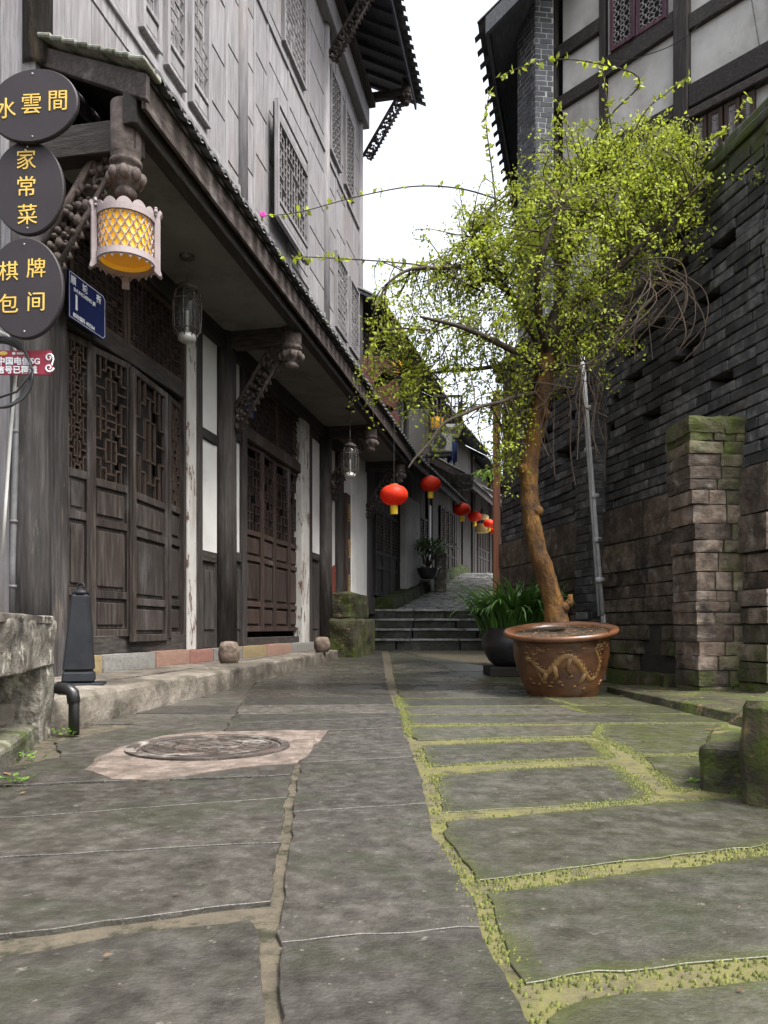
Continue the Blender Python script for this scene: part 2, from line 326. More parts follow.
def letters(body, size, c, right, up, m, parent, ext=.004, name='lettering', bold=.0, xs=1.0):
    cu = bpy.data.curves.new('t', 'FONT'); cu.body = body; cu.size = size; cu.align_x = 'CENTER'; cu.align_y = 'CENTER'
    cu.extrude = ext; cu.offset = bold; cu.resolution_u = 3
    to = bpy.data.objects.new('t', cu); COL.objects.link(to)
    bpy.context.view_layer.update()
    me = bpy.data.meshes.new_from_object(to.evaluated_get(bpy.context.evaluated_depsgraph_get()))
    bpy.data.objects.remove(to); bpy.data.curves.remove(cu)
    r = Vector(right).normalized(); u = Vector(up).normalized(); n = r.cross(u)
    off = BASE.get(parent.name, Vector((0, 0, 0))) if parent else Vector((0, 0, 0))
    co = np.zeros(len(me.vertices) * 3); me.vertices.foreach_get('co', co); co = co.reshape(-1, 3)
    if len(co):
        if body.strip(): co[:, 1] -= (co[:, 1].max() + co[:, 1].min()) / 2; co[:, 0] -= (co[:, 0].max() + co[:, 0].min()) / 2
        M3 = np.array([r * xs, u, n]); out = co @ M3 + np.array(Vector(c) - off)
        me.vertices.foreach_set('co', out.reshape(-1))
    at = me.attributes.new('tint', 'FLOAT', 'FACE'); at.data.foreach_set('value', [.5] * len(me.polygons))
    me.materials.clear(); me.materials.append(m); me.update(); me.name = name
    o = bpy.data.objects.new(name, me); COL.objects.link(o); o.parent = parent; BASE[o.name] = off
    return o
def nz3(p, s=1.0): return mnoise.noise(Vector(p) * s)
def rough_block(mb, q, cuts=4, amp=.02, fs=6, t=None, **k):  # a stone: subdivided hexahedron pushed about by noise
    bm = bmesh.new(); vv = [bm.verts.new(x) for x in q]
    for f in [(0, 3, 2, 1), (4, 5, 6, 7), (0, 1, 5, 4), (1, 2, 6, 5), (2, 3, 7, 6), (3, 0, 4, 7)]: bm.faces.new([vv[i] for i in f])
    bmesh.ops.subdivide_edges(bm, edges=bm.edges[:], cuts=cuts, use_grid_fill=True)
    c = sum((Vector(x) for x in q), Vector()) / 8
    bm.normal_update()
    for v in bm.verts:
        n = v.normal; p = v.co.copy()
        d = amp * (nz3(p, fs) + .5 * nz3(p + Vector((5, 3, 1)), fs * 2.3))
        v.co = p + n * d + (c - p) * .0
    for _i in range(1 if cuts < 8 else 3): bmesh.ops.smooth_vert(bm, verts=bm.verts[:], factor=.22 if cuts < 8 else .5, use_axis_x=True, use_axis_y=True, use_axis_z=True)
    bm.verts.ensure_lookup_table(); bm.verts.index_update()
    mb.add([v.co.copy() for v in bm.verts], [[v.index for v in f.verts] for f in bm.faces], t, **k); bm.free()
def hexq(fr, s0, s1, d0, d1, z0, z1): return [fr.p(s0, d0, z0), fr.p(s1, d0, z0), fr.p(s1, d1, z0), fr.p(s0, d1, z0), fr.p(s0, d0, z1), fr.p(s1, d0, z1), fr.p(s1, d1, z1), fr.p(s0, d1, z1)]
def sm(a, b, x):
    t = min(1, max(0, (x - a) / (b - a))); return t * t * (3 - 2 * t)
def gz(Z): return .075 * min(1, max(0, (Z - 9.5) / 7.8))

# ================================================================== the setting: ground, paving, steps, upper street
mb = MB(); mb.add([(-150, -60, -.08), (150, -60, -.08), (150, 240, -.08), (-150, 240, -.08)], [(0, 1, 2, 3)])
tag(mb.build('ground', joint_m), kind='structure')

def interp(tab, y):
    for (y0, x0), (y1, x1) in zip(tab, tab[1:]):
        if y0 >= y >= y1: return x0 + (x1 - x0) * (y0 - y) / (y0 - y1)
    return tab[0][1] if y > tab[0][0] else tab[-1][1]
B1 = [(1130, 268), (1024, 271), (960, 273), (905, 277), (841, 283), (800, 289), (762, 297), (740, 306)]
MO = [(1130, 604), (1024, 540), (950, 500), (890, 474), (840, 440), (800, 432), (770, 424), (740, 411), (705, 397), (690, 392), (672, 388), (660, 386), (648, 383)]
J1 = [(733, 223), (714, 236), (697, 245), (680, 258), (668, 268), (656, 285), (648, 300)]
def mossy_at(x, y): return sm(-.12, .10, x - .12 - .04 * math.sin(y * 2)) * (1 - .85 * sm(6.0, 8.5, y))
# joint bed
mb = MB(); NX, NY = 110, 150
xs = np.linspace(-5, 7, NX + 1); ys = np.linspace(-2.5, 17.35, NY + 1)
vs = [(x, y, -.011 + .0068 * mossy_at(x, y) + gz(y) + .0025 * nz3((x, y, 0), 9)) for y in ys for x in xs]
mb.v = [Vector(v) for v in vs]; mo = []
for j in range(NY):
    for i in range(NX):
        a = j * (NX + 1) + i; mb.f.append((a, a + 1, a + NX + 2, a + NX + 1)); mb.t.append(.5)
        mo.append(mossy_at((xs[i] + xs[i + 1]) / 2, (ys[j] + ys[j + 1]) / 2) * 1.25)
mb.a['moss'] = mo
tag(mb.build('path_joints', joint_m, smooth=True), kind='structure')

pav = MB(); MOSSY = []
def slab(px, gap=.012, moss=0, wet=0, seg=.045, jit=.0055, t=None, lift=None):
    pts = [G(x, y) if y > 634 else Vector((0, 0, 0)) for x, y in px]
    out = []
    n = len(pts)
    for i in range(n):
        a, b = pts[i], pts[(i + 1) % n]; k = max(1, int((b - a).length / seg))
        for j in range(k): out.append(a.lerp(b, j / k))
    if moss >= .1: MOSSY.append(out)
    ar = sum(out[i].x * out[(i + 1) % len(out)].y - out[(i + 1) % len(out)].x * out[i].y for i in range(len(out)))
    if ar < 0: out.reverse()
    def inset(ps, g):
        r = []; m = len(ps)
        for i in range(m):
            d1 = (ps[i] - ps[i - 1]); d2 = (ps[(i + 1) % m] - ps[i]); d1 = d1.normalized(); d2 = d2.normalized()
            nn = Vector((-d1.y - d2.y, d1.x + d2.x, 0)); c = max(.35, math.sqrt(max(0, (1 + d1.dot(d2)) / 2)))
            nn = nn.normalized() if nn.length > 1e-6 else Vector((-d1.y, d1.x, 0))
            r.append(ps[i] + nn * g / c)
        return r
    base = inset(out, gap / 2 + .001)
    jj = jit * (1.5 if moss >= .1 else 1)
    base = [p + Vector((nz3((p.x, p.y, 1.7), 14) * jj * 2 + nz3((p.x, p.y, 3.7), 5) * jj * 1.5, nz3((p.x, p.y, 8.1), 14) * jj * 2 + nz3((p.x, p.y, 6.1), 5) * jj * 1.5, 0)) for p in base]
    h = random.uniform(-.001, .003) if lift is None else lift; tx, ty = random.uniform(-.003, .003), random.uniform(-.003, .003)
    c = sum(base, Vector()) / len(base)
    def z(p, dz): return Vector((p.x, p.y, gz(p.y) + h + tx * (p.x - c.x) + ty * (p.y - c.y) + dz))
    r0 = [z(p, -.03) for p in base]; r1 = [z(p, -.0012) for p in base]; i1 = inset(base, .0015); r2 = [z(p, 0) for p in i1]; m = len(base); t = random.random() if t is None else t
    rings = [r0, r1, r2] + ([[z(p.lerp(c, .022 / max(.1, (p - c).length)), 0) for p in i1], [z(p.lerp(c, .055 / max(.1, (p - c).length)), 0) for p in i1]] if moss >= .1 else [])
    n_ = len(rings); fq = lambda k: [(k * m + i, k * m + (i + 1) % m, (k + 1) * m + (i + 1) % m, (k + 1) * m + i) for i in range(m)]
    o = len(pav.v); pav.add([v for r_ in rings for v in r_], [tuple(range((n_ - 1) * m, n_ * m))], t, moss=moss, wet=wet)
    for k in range(n_ - 1):
        mk = moss if moss < .1 else max(moss, (1.1, 1.0, .8, .5)[k]); fl = fq(k)
        pav.f += [[i + o for i in f] for f in fl]; pav.t += [t] * len(fl); pav.a['moss'] += [mk] * len(fl); pav.a['wet'] += [wet] * len(fl)
def row(L, Rr, j0, j1, **k):                            # slab between boundary curves and two joints given at left / right
    xl = L if callable(L) else (lambda y: interp(L, y)); xr = Rr if callable(Rr) else (lambda y: interp(Rr, y))
    (a0, b0), (a1, b1) = j0, j1
    px = []
    for i in range(5): y = a0 + (a1 - a0) * i / 4; px.append((xl(y), y))
    for i in range(5): y = b1 + (b0 - b1) * i / 4; px.append((xr(y), y))
    slab(px, **k)
leftX = lambda y: -90.0
# joints for the left column are given at px 0 -> extend to -90
def ext(a, b, xb): return (a + (a - b) * 90 / xb, b)
LJ = [(1135, 1095), (1062, 1024 + 6), (950, 913), (858, 842), (819, 798), (789, 776)]
LJ2 = [(1135, 1095), (1055, 1020), (936, 902), (858, 842), (819, 798), (789, 776)]
slab([(-90, 1130), (266, 1130), (266, 1024), (267, 963), (262, 928), (252, 917), (120, 934), (0, 955), (-90, 970)], gap=.01, t=.42)
row(leftX, lambda y: interp(B1, y) - 3, ext(936, 902, 277), ext(858, 842, 283), gap=.012, t=.55)
row(leftX, lambda y: interp(B1, y) - 2, ext(858, 842, 283), ext(819, 797, 289), gap=.012, t=.6)
row(leftX, lambda y: interp(B1, y) - 1, ext(818, 797, 289), ext(787, 775, 293), gap=.012, t=.4)
slab([(-90, 800), (-10, 787), (90, 782), (200, 778), (292, 775), (296, 764), (250, 757), (100, 755), (60, 757), (20, 765), (-90, 790)], gap=.012, t=.45)
slab([(60, 757), (150, 755), (226, 733), (232, 716), (150, 718), (95, 735), (52, 742)], gap=.03, t=.7, jit=.012)
slab([(226, 745), (296, 764), (308, 740), (330, 731), (224, 734)], gap=.015, t=.5)
MR = lambda y: interp(MO, y) - 3
for j0, j1, t in [((1130, 1110), (942, 927), .35), ((942, 927), (812, 803), .55), ((812, 803), (763, 757), .45), ((763, 757), (734, 727), .6)]:
    row(lambda y: interp(B1, y) + 3, MR, j0, j1, gap=.014, t=t)
slab([(223, 734), (404, 727), (402, 716.5), (229, 723)], gap=.009); slab([(229, 723), (402, 716.5), (398, 707), (238, 711)], gap=.008)
ML = lambda y: interp(MO, y) + 5
slab([(604, 1130), (545, 1020), (560, 1004), (640, 990), (768, 978), (900, 962), (1000, 1130)], gap=.014, t=.5, moss=.35)
row(ML, lambda y: 900.0, (984, 946), (893, 836), gap=.018, t=.5, moss=.12)
row(ML, lambda y: 880.0, (882, 832), (822, 784), gap=.02, t=.45, moss=.22)
slab([(440, 812), (560, 806), (640, 800), (648, 793), (628, 776), (612, 764), (520, 768), (436, 775)], gap=.016, t=.5, moss=.15)
slab([(430, 766), (500, 762), (608, 757), (600, 746), (585, 740), (500, 742), (420, 745)], gap=.014, t=.45, moss=.2)
slab([(416, 740), (590, 736), (600, 725), (408, 727)], gap=.01, moss=.35)
slab([(604, 724), (596, 735), (640, 755), (760, 752), (720, 724)], gap=.02, moss=.9, t=.6)
slab([(640, 757), (680, 790), (790, 778), (765, 754)], gap=.02, moss=.8, t=.55)
def wpx(X, Z): return (CX + X / Z * F, HY + F * EYE / Z)
for Z0 in np.arange(.9, 5.2, .72):                       # open paving outside the lane, beside the mossy steps
    Z1 = Z0 + .72; x0, x1 = .70 * Z0 + .02, .70 * Z1 + .02
    while x0 < 4.6:
        wd = random.uniform(.7, 1.2); slab([wpx(x0, Z0), wpx(x0 + wd, Z0), wpx(x1 + wd, Z1), wpx(x1, Z1)], gap=.02, moss=.3); x0 += wd; x1 += wd
# the lane beyond, row after row to the foot of the steps
RY = [723, 714, 705.5, 697.5, 690, 683, 677, 672, 668, 664.6, 661.8, 659.4, 657.3, 655.5, 653.8, 652.3]
def kerb_px(y): Z = F * EYE / (y - HY); X = -1.78 + .104 * (Z - 4.1); return CX + X / Z * F - 3
for i, (a, b) in enumerate(zip(RY, RY[1:])):
    Za = F * EYE / (a - HY); wv = sm(5.2, 6.5, Za) * (1 - sm(10, 13, Za) * .6)
    ja, jb = random.uniform(-.6, .6) * (a - b) * .2, random.uniform(-.6, .6) * (a - b) * .2
    if i >= 1: row(lambda y: interp(J1, y), MR, (a, a - 1), (b, b - 1), gap=.012, wet=wv)
    row(kerb_px, lambda y: interp(J1, y), (a + ja, a), (b + jb, b), gap=.014, wet=wv * .7)
    rx = [CX + (3.7 - .2 * F * EYE / (y - HY)) * (y - HY) / EYE for y in (a, b)]
    mid = [interp(MO, a) + 7 + (rx[0] - interp(MO, a)) * random.uniform(.45, .6)]; mid.append(mid[0] + (rx[1] - rx[0]) * .6)
    slab([(ML(a), a + 1), (mid[0], a), (mid[1], b), (ML(b), b + 1)], gap=.014, wet=wv, moss=.1)
    slab([(mid[0], a), (rx[0], a), (rx[1], b), (mid[1], b)], gap=.016, wet=wv * .3, moss=.75 if Za < 8 else .3)
tag(pav.build('path', slab_m), kind='structure')
mb = MB(); rm = random.Random(12)                       # moss cushions growing along the joints
for out in MOSSY:
    for p in out:
        if not (.6 < p.y < 6.5) or mossy_at(p.x, p.y) < .4: continue
        dens = max(0, nz3((p.x, p.y, 2.2), 2.6) + .45)
        for _k in range(int(60 * dens + rm.random())):
            q = p + Vector((rm.gauss(0, .02), rm.gauss(0, .015), 0)); r = rm.uniform(.0015, .0048) * (1 + .4 * p.y / 6); h = -.001 + r * rm.uniform(.3, .7); a0 = rm.uniform(0, 6)
            vs = [q + Vector((r * rm.uniform(.7, 1.2) * math.cos(a0 + k * 1.047), r * rm.uniform(.7, 1.2) * math.sin(a0 + k * 1.047), -.006)) for k in range(6)]
            vs += [q + Vector((r * .6 * math.cos(a0 + k * 1.047 + .3), r * .6 * math.sin(a0 + k * 1.047 + .3), h * .75)) for k in range(6)] + [q + Vector((0, 0, h))]
            mb.add(vs, [(k, (k + 1) % 6, 6 + (k + 1) % 6, 6 + k) for k in range(6)] + [(6 + k, 6 + (k + 1) % 6, 12) for k in range(6)], rm.random())
print('moss', len(mb.f) // 12)
tag(mb.build('moss', moss_m, None, smooth=True, fix=False), 'yellow green moss cushions growing in the joints between the slabs', 'moss', None, 'stuff')

# steps and the lane that climbs beyond them
SZ, RISE, TREAD = 17.3, .231, .36
mb = MB()
for i in range(4):
    z1 = .075 + RISE * (i + 1); y0 = SZ + TREAD * i
    x = -.75
    while x < 3.6:
        wd = random.uniform(1.0, 1.7)
        rough_block(mb, hexq(W, x, min(x + wd, 3.7) - .012, y0 + random.uniform(-.015, .015), y0 + TREAD + .1, -.05, z1 - .005), 5, .012, 5)
        x += wd
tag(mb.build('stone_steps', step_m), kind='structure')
mb = MB()
for i in range(4):
    z1 = .075 + RISE * (i + 1); y0 = SZ + TREAD * i; x = -.75
    while x < 3.6:
        wd = random.uniform(.9, 1.6); rough_block(mb, hexq(W, x, min(x + wd, 3.7) - .01, y0 - .03 + random.uniform(-.012, .012), y0 + TREAD + .06, z1 - .03, z1 + .02), 4, .008, 6); x += wd
tag(mb.build('lit_step_treads', street_m), kind='structure')  # paler than the risers: light caught by the treads put into the colour
LZ0 = SZ + TREAD * 3 + .12; LH0 = .075 + RISE * 4
def lane_z(y): return LH0 + .166 * (min(y, 28) - LZ0) + .045 * max(0, y - 28) if y > LZ0 else LH0
def lane_x(y): return -.6 + .26 * (y - 17) + .006 * max(0, y - 24) ** 1.5
mb = MB(); y = LZ0
while y < 46:
    dy = random.uniform(.45, .8); x = lane_x(y) - .8
    while x < lane_x(y) + 4.6:
        wd = random.uniform(.6, 1.3)
        q = [(x + .008, y, 0), (x + wd, y, 0), (x + wd + .2, y + dy - .015, 0), (x + .208, y + dy - .015, 0)]
        dz = random.uniform(-.006, .006)
        mb.hexa([Vector((a, b, lane_z(b) - .3)) for a, b, c in q] + [Vector((a, b, lane_z(b) + dz)) for a, b, c in q], moss=.05)
        x += wd + .008
    y += dy
tag(mb.build('lane', street_m), kind='structure')

# raised stone ledge along the timber house
U = Vector((.197, 1, 0)).normalized()
NF = Frame((-2.717, 5.6, 0), U)                         # facade of the timber house: s from its near corner
def fs(px, d=0.0):                                      # distance along the facade of what stands at picture column px
    k = (px - CX) / F
    o = NF.o + NF.n * d; return (k * o.y - o.x) / (U.x - k * U.y)
mb = MB()
foot = [(-1.95, 3.3), (-1.78, 4.1), (-1.55, 6.0), (-1.30, 8.6), (-1.05, 11.2), (-.80, 13.7), (-.55, 15.6), (-.40, 16.6)]
for (x0, y0), (x1, y1) in zip(foot, foot[1:]):
    n = max(1, int((y1 - y0) / 1.25))
    for i in range(n):
        a = Vector((x0, y0, 0)).lerp(Vector((x1, y1, 0)), i / n); b = Vector((x0, y0, 0)).lerp(Vector((x1, y1, 0)), (i + 1) / n - .008)
        ai = Vector((a.x - .42, a.y + .08, 0)); bi = Vector((b.x - .42, b.y + .08, 0))
        top = .19 + random.uniform(-.008, .008)
        q = [Vector((p.x, p.y, -.06)) for p in (ai, a, b, bi)] + [Vector((p.x, p.y, top)) for p in (ai, a, b, bi)]
        rough_block(mb, q, 9, .03, 6, moss=.2)
        af = Vector((a.x - .43, a.y + .082, 0)); bf = Vector((b.x - .43, b.y + .082, 0))
        fa = NF.o + NF.u * ((af - NF.o).dot(NF.u)) - NF.n * .1; fb = NF.o + NF.u * ((bf - NF.o).dot(NF.u)) - NF.n * .1
        if (af - NF.o).dot(NF.n) > -.05:
            mb.hexa([Vector((p.x, p.y, -.06)) for p in (fa, af, bf, fb)] + [Vector((p.x, p.y, .186)) for p in (fa, af, bf, fb)], moss=.1)
tag(mb.build('kerb_ledge', kerb_m, smooth=False), kind='structure')

# ================================================================== the timber house
HL = fs(362)                                            # its length
th = thing('timber_house', NF.p(0, 0, 0), 'tall weathered timber house with carved brackets and a tiled skirt roof along the lane', 'house')
EAVE_Z, ATT_Z, OV = 4.42, 5.08, 1.1
# body behind the boards: dark box added to keep light out of the house
mb = MB(); mb.box(NF, .36, HL - .06, -5.5, -.3, 0, 12.0); mb.build('dark_filler_body', dark_in, th)
# upper boards
S0 = .29
studs = [fs(p) for p in (158, 186.0, 211, 227, 242, 255, 268.5, 289, 309, 326, 336.5, 346)]
mb = MB(); ed = [S0] + studs + [HL]
for bi, (a, b) in enumerate(zip(ed, ed[1:])):
    z = 4.9; off = random.choice((0, .32, .5))
    while z < 12.0:
        h = (.72 if z > 5 else .35 + off) + random.uniform(-.06, .06); e = min(12.0, z + h); nb = max(2, round((b - a) / .2)); wd = (b - a) / nb; t0 = random.random()
        for i in range(nb): mb.box(NF, a + wd * i + .001, a + wd * (i + 1) - .003, -.1, -.012 + random.uniform(-.002, .002), z + .034, e, min(1, max(0, t0 + random.uniform(-.2, .2))))
        z = e
mb.build('upper_boards', grey_v, th)
mb = MB(); mb.box(NF, S0 + .02, HL - .02, -.16, -.06, 4.9, 12.0); mb.build('shade_backing_boards', dark_in, th)  # painted near-black so the slits between boards read as shadow
mb = MB(); s = -5.5                                      # end wall: boards facing the camera
EF = Frame(NF.p(S0, 0, 0), NF.n, -NF.u)                  # s outward from the facade plane (negative = inward), d toward the near side
while s < -.01:
    wd = random.uniform(.17, .30)
    mb.box(EF, s, min(s + wd - .006, -.0), -.06, .0 + random.uniform(-.006, .006), 3.35, 12.0); s += wd
s = -5.5
while s < -.01:
    wd = random.uniform(.2, .34); mb.box(EF, s, min(s + wd - .006, .0), -.06, .0, .0, 3.34); s += wd
mb.build('end_wall', grey_v, th)
# upright posts of the upper floors, rails and studs
for px, wd, m_ in [(38, .2, greyd_v), (242, .17, grey_v), (326, .16, grey_v), (360, .16, grey_v)]:
    s = fs(px) if px != 38 else S0 + .05
    mb = MB(); mb.tube([NF.p(s, -.02, 4.9), NF.p(s, -.02, 11.9)], wd / 2 + .01, 12); mb.build('post', m_, th, smooth=True)
for z in [6.22, 9.25]:
    mb = MB(); mb.box(NF, S0, HL, -.05, .016, z - .05, z + .05); mb.build('rail', grey_h, th, bevel=.006)
for s in studs:
    mb = MB(); mb.box(NF, s - .035, s + .035, -.05, .002, 4.95, 11.9); mb.build('stud', grey_v, th, bevel=.006)

def lattice(mb, fr, s0, s1, d0, d1, z0, z1, kind='step', bw=.016):
    w_, h_ = s1 - s0, z1 - z0
    B = lambda a0, a1, b0, b1: mb.box(fr, s0 + a0, s0 + a1, d0, d1, z0 + b0, z0 + b1, .5)
    hb = bw / 2
    def hbar(x0, x1, z): B(max(0, x0), min(w_, x1), z - hb, z + hb)
    def vbar(x, za, zb): B(x - hb, x + hb, max(0, za), min(h_, zb))
    if kind == 'step':                                  # nested stepped bars
        n = max(1, round(h_ / (w_ * 1.55))); u = h_ / n; k = w_ / 6
        for i in range(n):
            b = i * u
            for xx, a, c in [(1, .0, .34), (1, .66, 1.0), (2, .0, .2), (2, .32, .68), (2, .8, 1.), (3, .12, .88), (4, .0, .2), (4, .32, .68), (4, .8, 1.), (5, .0, .34), (5, .66, 1.0)]:
                vbar(xx * k, b + a * u, b + c * u)
            for zz, xa, xb in [(.34, 0, 1), (.66, 0, 1), (.34, 5, 6), (.66, 5, 6), (.2, 1, 2), (.8, 1, 2), (.2, 4, 5), (.8, 4, 5), (.32, 2, 3), (.68, 3, 4), (.68, 2, 3), (.32, 3, 4), (.12, 2, 4), (.88, 2, 4), (.5, 0, 2), (.5, 4, 6)]:
                hbar(xa * k - hb, xb * k + hb, b + zz * u)
            if i: hbar(0, w_, b)
    elif kind == 'grid':
        nx = max(2, round(w_ / .085)); nz_ = max(2, round(h_ / .085))
        for i in range(1, nx): vbar(i * w_ / nx, 0, h_)
        for i in range(1, nz_): hbar(0, w_, i * h_ / nz_)
        for i in range(nx):
            for j in range(nz_):
                if (i * 3 + j * 5) % 4 == 0: B(i * w_ / nx, (i + 1) * w_ / nx, j * h_ / nz_ + .2 * h_ / nz_, j * h_ / nz_ + .55 * h_ / nz_)
    elif kind == 'maze':
        nx = max(3, round(w_ / .125)); nz_ = max(3, round(h_ / .125)); rr = random.Random(int(s0 * 97) % 13)
        a, b = w_ / nx, h_ / nz_
        for i in range(1, nx):
            j = 0
            while j < nz_:
                L_ = rr.choice((1, 2, 3)); vbar(i * a, j * b - hb, min(nz_, j + L_) * b + hb); j += L_ + rr.choice((0, 1))
        for j in range(1, nz_):
            i = 0
            while i < nx:
                L_ = rr.choice((1, 2, 2)); hbar(i * a, min(nx, i + L_) * a, j * b); i += L_ + rr.choice((0, 1))
    elif kind == 'flower':                              # rings joined by bars
        nx = max(2, round(w_ / .17)); nz_ = max(3, round(h_ / .17)); a, b = w_ / nx, h_ / nz_
        for i in range(nx):
            for j in range(nz_):
                cx, cz = (i + .5) * a, (j + .5) * b; r = min(a, b) * .34
                pts = [fr.p(s0 + cx + r * math.cos(q), (d0 + d1) / 2, z0 + cz + r * math.sin(q)) for q in [2 * math.pi * k / 8 + .39 for k in range(9)]]
                mb.tube(pts, bw * .5, 4, .5, cap=False)
                for q in range(4):
                    ca, sa = (1, 0, -1, 0)[q], (0, 1, 0, -1)[q]
                    mb.bar(fr.p(s0 + cx + ca * r, (d0 + d1) / 2, z0 + cz + sa * r), fr.p(s0 + cx + ca * a / 2, (d0 + d1) / 2, z0 + cz + sa * b / 2), bw, t=.5)
                for q in (1, 3, 5, 7):
                    g = q * math.pi / 4
                    mb.bar(fr.p(s0 + cx + math.cos(g) * r, (d0 + d1) / 2, z0 + cz + math.sin(g) * r), fr.p(s0 + cx + math.cos(g) * a * .7, (d0 + d1) / 2, z0 + cz + math.sin(g) * b * .7), bw * .8, t=.5)
def window(par, fr, s0, s1, z0, z1, d=.03, kind='maze', fm=grey_v, lm=lat_grey, fw=.05, dep=.06, top=0, bot=0, nm='window'):
    mb = MB(); f0, f1 = d - dep, d + .012
    mb.box(fr, s0, s0 + fw, f0, f1, z0, z1); mb.box(fr, s1 - fw, s1, f0, f1, z0, z1)
    mb.box(fr, s0 + fw, s1 - fw, f0, f1 - .003, z0, z0 + fw); mb.box(fr, s0 + fw, s1 - fw, f0, f1 - .003, z1 - fw, z1)
    a, b = z0 + fw, z1 - fw
    for q, side in ((bot, 0), (top, 1)):
        if q:
            zz = a + q if side == 0 else b - q
            mb.box(fr, s0 + fw, s1 - fw, f0, f1 - .004, zz - fw / 2, zz + fw / 2)
            mb.box(fr, s0 + fw, s1 - fw, f0, f1 - .03, (a if side == 0 else zz + fw / 2), (zz - fw / 2 if side == 0 else b))
            mb.box(fr, s0 + fw + .03, s1 - fw - .03, f0, f1 - .018, (a if side == 0 else zz + fw / 2) + .03, (zz - fw / 2 if side == 0 else b) - .03)
            if side == 0: a = zz + fw / 2
            else: b = zz - fw / 2
    o = mb.build(nm, fm, par, bevel=.004)
    l = MB(); lattice(l, fr, s0 + fw, s1 - fw, d - .02, d - .008, a, b, kind, .016 if lm is not lat_grey else .02); l.build('lattice', lm, o)
    k = MB(); k.box(fr, s0 + fw * .5, s1 - fw * .5, d - dep - .03, d - dep - .022, z0 + .02, z1 - .02); k.build('shade_sheet', dark_in, o)  # dark sheet painted as the shade behind the lattice
    return o
def pxz(px, py, d=0.0): return EYE + (HY - py) / F * NF.p(fs(px, d), d, 0).y
for a, b in ((139, 157.5), (164, 183), (188.5, 207)):
    window(th, NF, fs(a), fs(b), 6.36, 8.5, .04, 'maze', grey_v, lat_grey, bot=.22)
window(th, NF, fs(282), fs(304), 9.42, 11.0, .04, 'maze', grey_v, lat_grey)
for a, b in ((329, 339.5), (344, 352.5)):
    window(th, NF, fs(a), fs(b), 9.42, 11.0, .04, 'flower', grey_v, lat_grey)
window(th, NF, fs(334.5), fs(346), 6.3, 7.75, .04, 'maze', grey_v, lat_grey); window(th, NF, fs(348.5), fs(357.5), 6.3, 7.75, .04, 'maze', grey_v, lat_grey)
# the hinged lattice sash standing proud of the wall
window(th, NF, fs(277, .16), fs(308, .16), pxz(292, 240, .16) , pxz(292, 128, .16), .17, 'maze', grey_v, lat_grey, fw=.06, dep=.05, top=.2, bot=.22)
window(th, NF, fs(288), fs(308), 5.45, 6.28, .03, 'maze', grey_v, lat_grey)

# skirt roof: deck, fascia, tiles
SL = Vector((0, 0, ATT_Z - EAVE_Z))
ES0, ES1 = -.03, HL + .1
def rp(s, t, dz=0): return NF.p(s + (.42 * t if s < .35 else 0), .0 + OV * (1 - t), EAVE_Z + (ATT_Z - EAVE_Z) * t + dz)   # t=0 eave edge, 1 at the wall
mb = MB(); mb.hexa([rp(ES0, 0, -.03), rp(ES1, 0, -.03), rp(ES1, 1, -.03), rp(ES0, 1, -.03), rp(ES0, 0, .0), rp(ES1, 0, .0), rp(ES1, 1, .0), rp(ES0, 1, .0)])
skirt = mb.build('skirt_roof', brown_h, th)
def tiles(mb, rpf, s0, s1, t0=-.05, t1=1.0, pitch=.235, r=.085, nseg=3):
    s = s0
    while s < s1 - .05:
        # cover tile (arched) in short lengths, lapping
        for j in range(nseg):
            ta, tb = t0 + (t1 - t0) * j / nseg, t0 + (t1 - t0) * (j + 1) / nseg + .03
            vs = []; jx = random.uniform(-.008, .008); tt = random.random()
            for tq, rr, lift in ((ta, r * 1.05, .012), (tb, r * .92, 0)):
                for k in range(7):
                    a = math.pi * k / 6
                    vs.append(rpf(s + jx - rr * math.cos(a), tq, .03 + lift + rr * .62 * math.sin(a)))
            for k in range(7):
                a = math.pi * k / 6; vs.append(rpf(s + jx - (r - .018) * math.cos(a), ta, .03 + (r - .018) * .6 * math.sin(a)))
            f = [(k, k + 1, 8 + k, 7 + k) for k in range(6)] + [(14 + k, 15 + k, k + 1, k) for k in range(6)]
            mb.add(vs, f, tt)
        # pan between
        vs = []
        for tq in (t0 - .02, t1):
            for k in range(5):
                a = math.pi * k / 4; vs.append(rpf(s + pitch / 2 - .07 * math.cos(a), tq, .035 - .03 * math.sin(a)))
        mb.add(vs, [(k, k + 1, 6 + k, 5 + k) for k in range(4)])
        s += pitch
mb = MB(); tiles(mb, rp, ES0 + .1, ES1); mb.build('roof_tiles', tile_m, skirt)
mb = MB(); s = ES0
while s < ES1:
    e = min(ES1, s + random.uniform(2.2, 3.4)); mb.box(NF, s, e - .006, OV - .05, OV - .018, EAVE_Z - .23, EAVE_Z + .0); s = e
mb.build('fascia', fascia_m, skirt, bevel=.004)
mb = MB(); s = ES0 + .15                                 # row of round rafter ends under the tiles
while s < ES1:
    mb.box(NF, s - .03, s + .03, .0, OV - .06, EAVE_Z - .02 , EAVE_Z + .02); s += .4
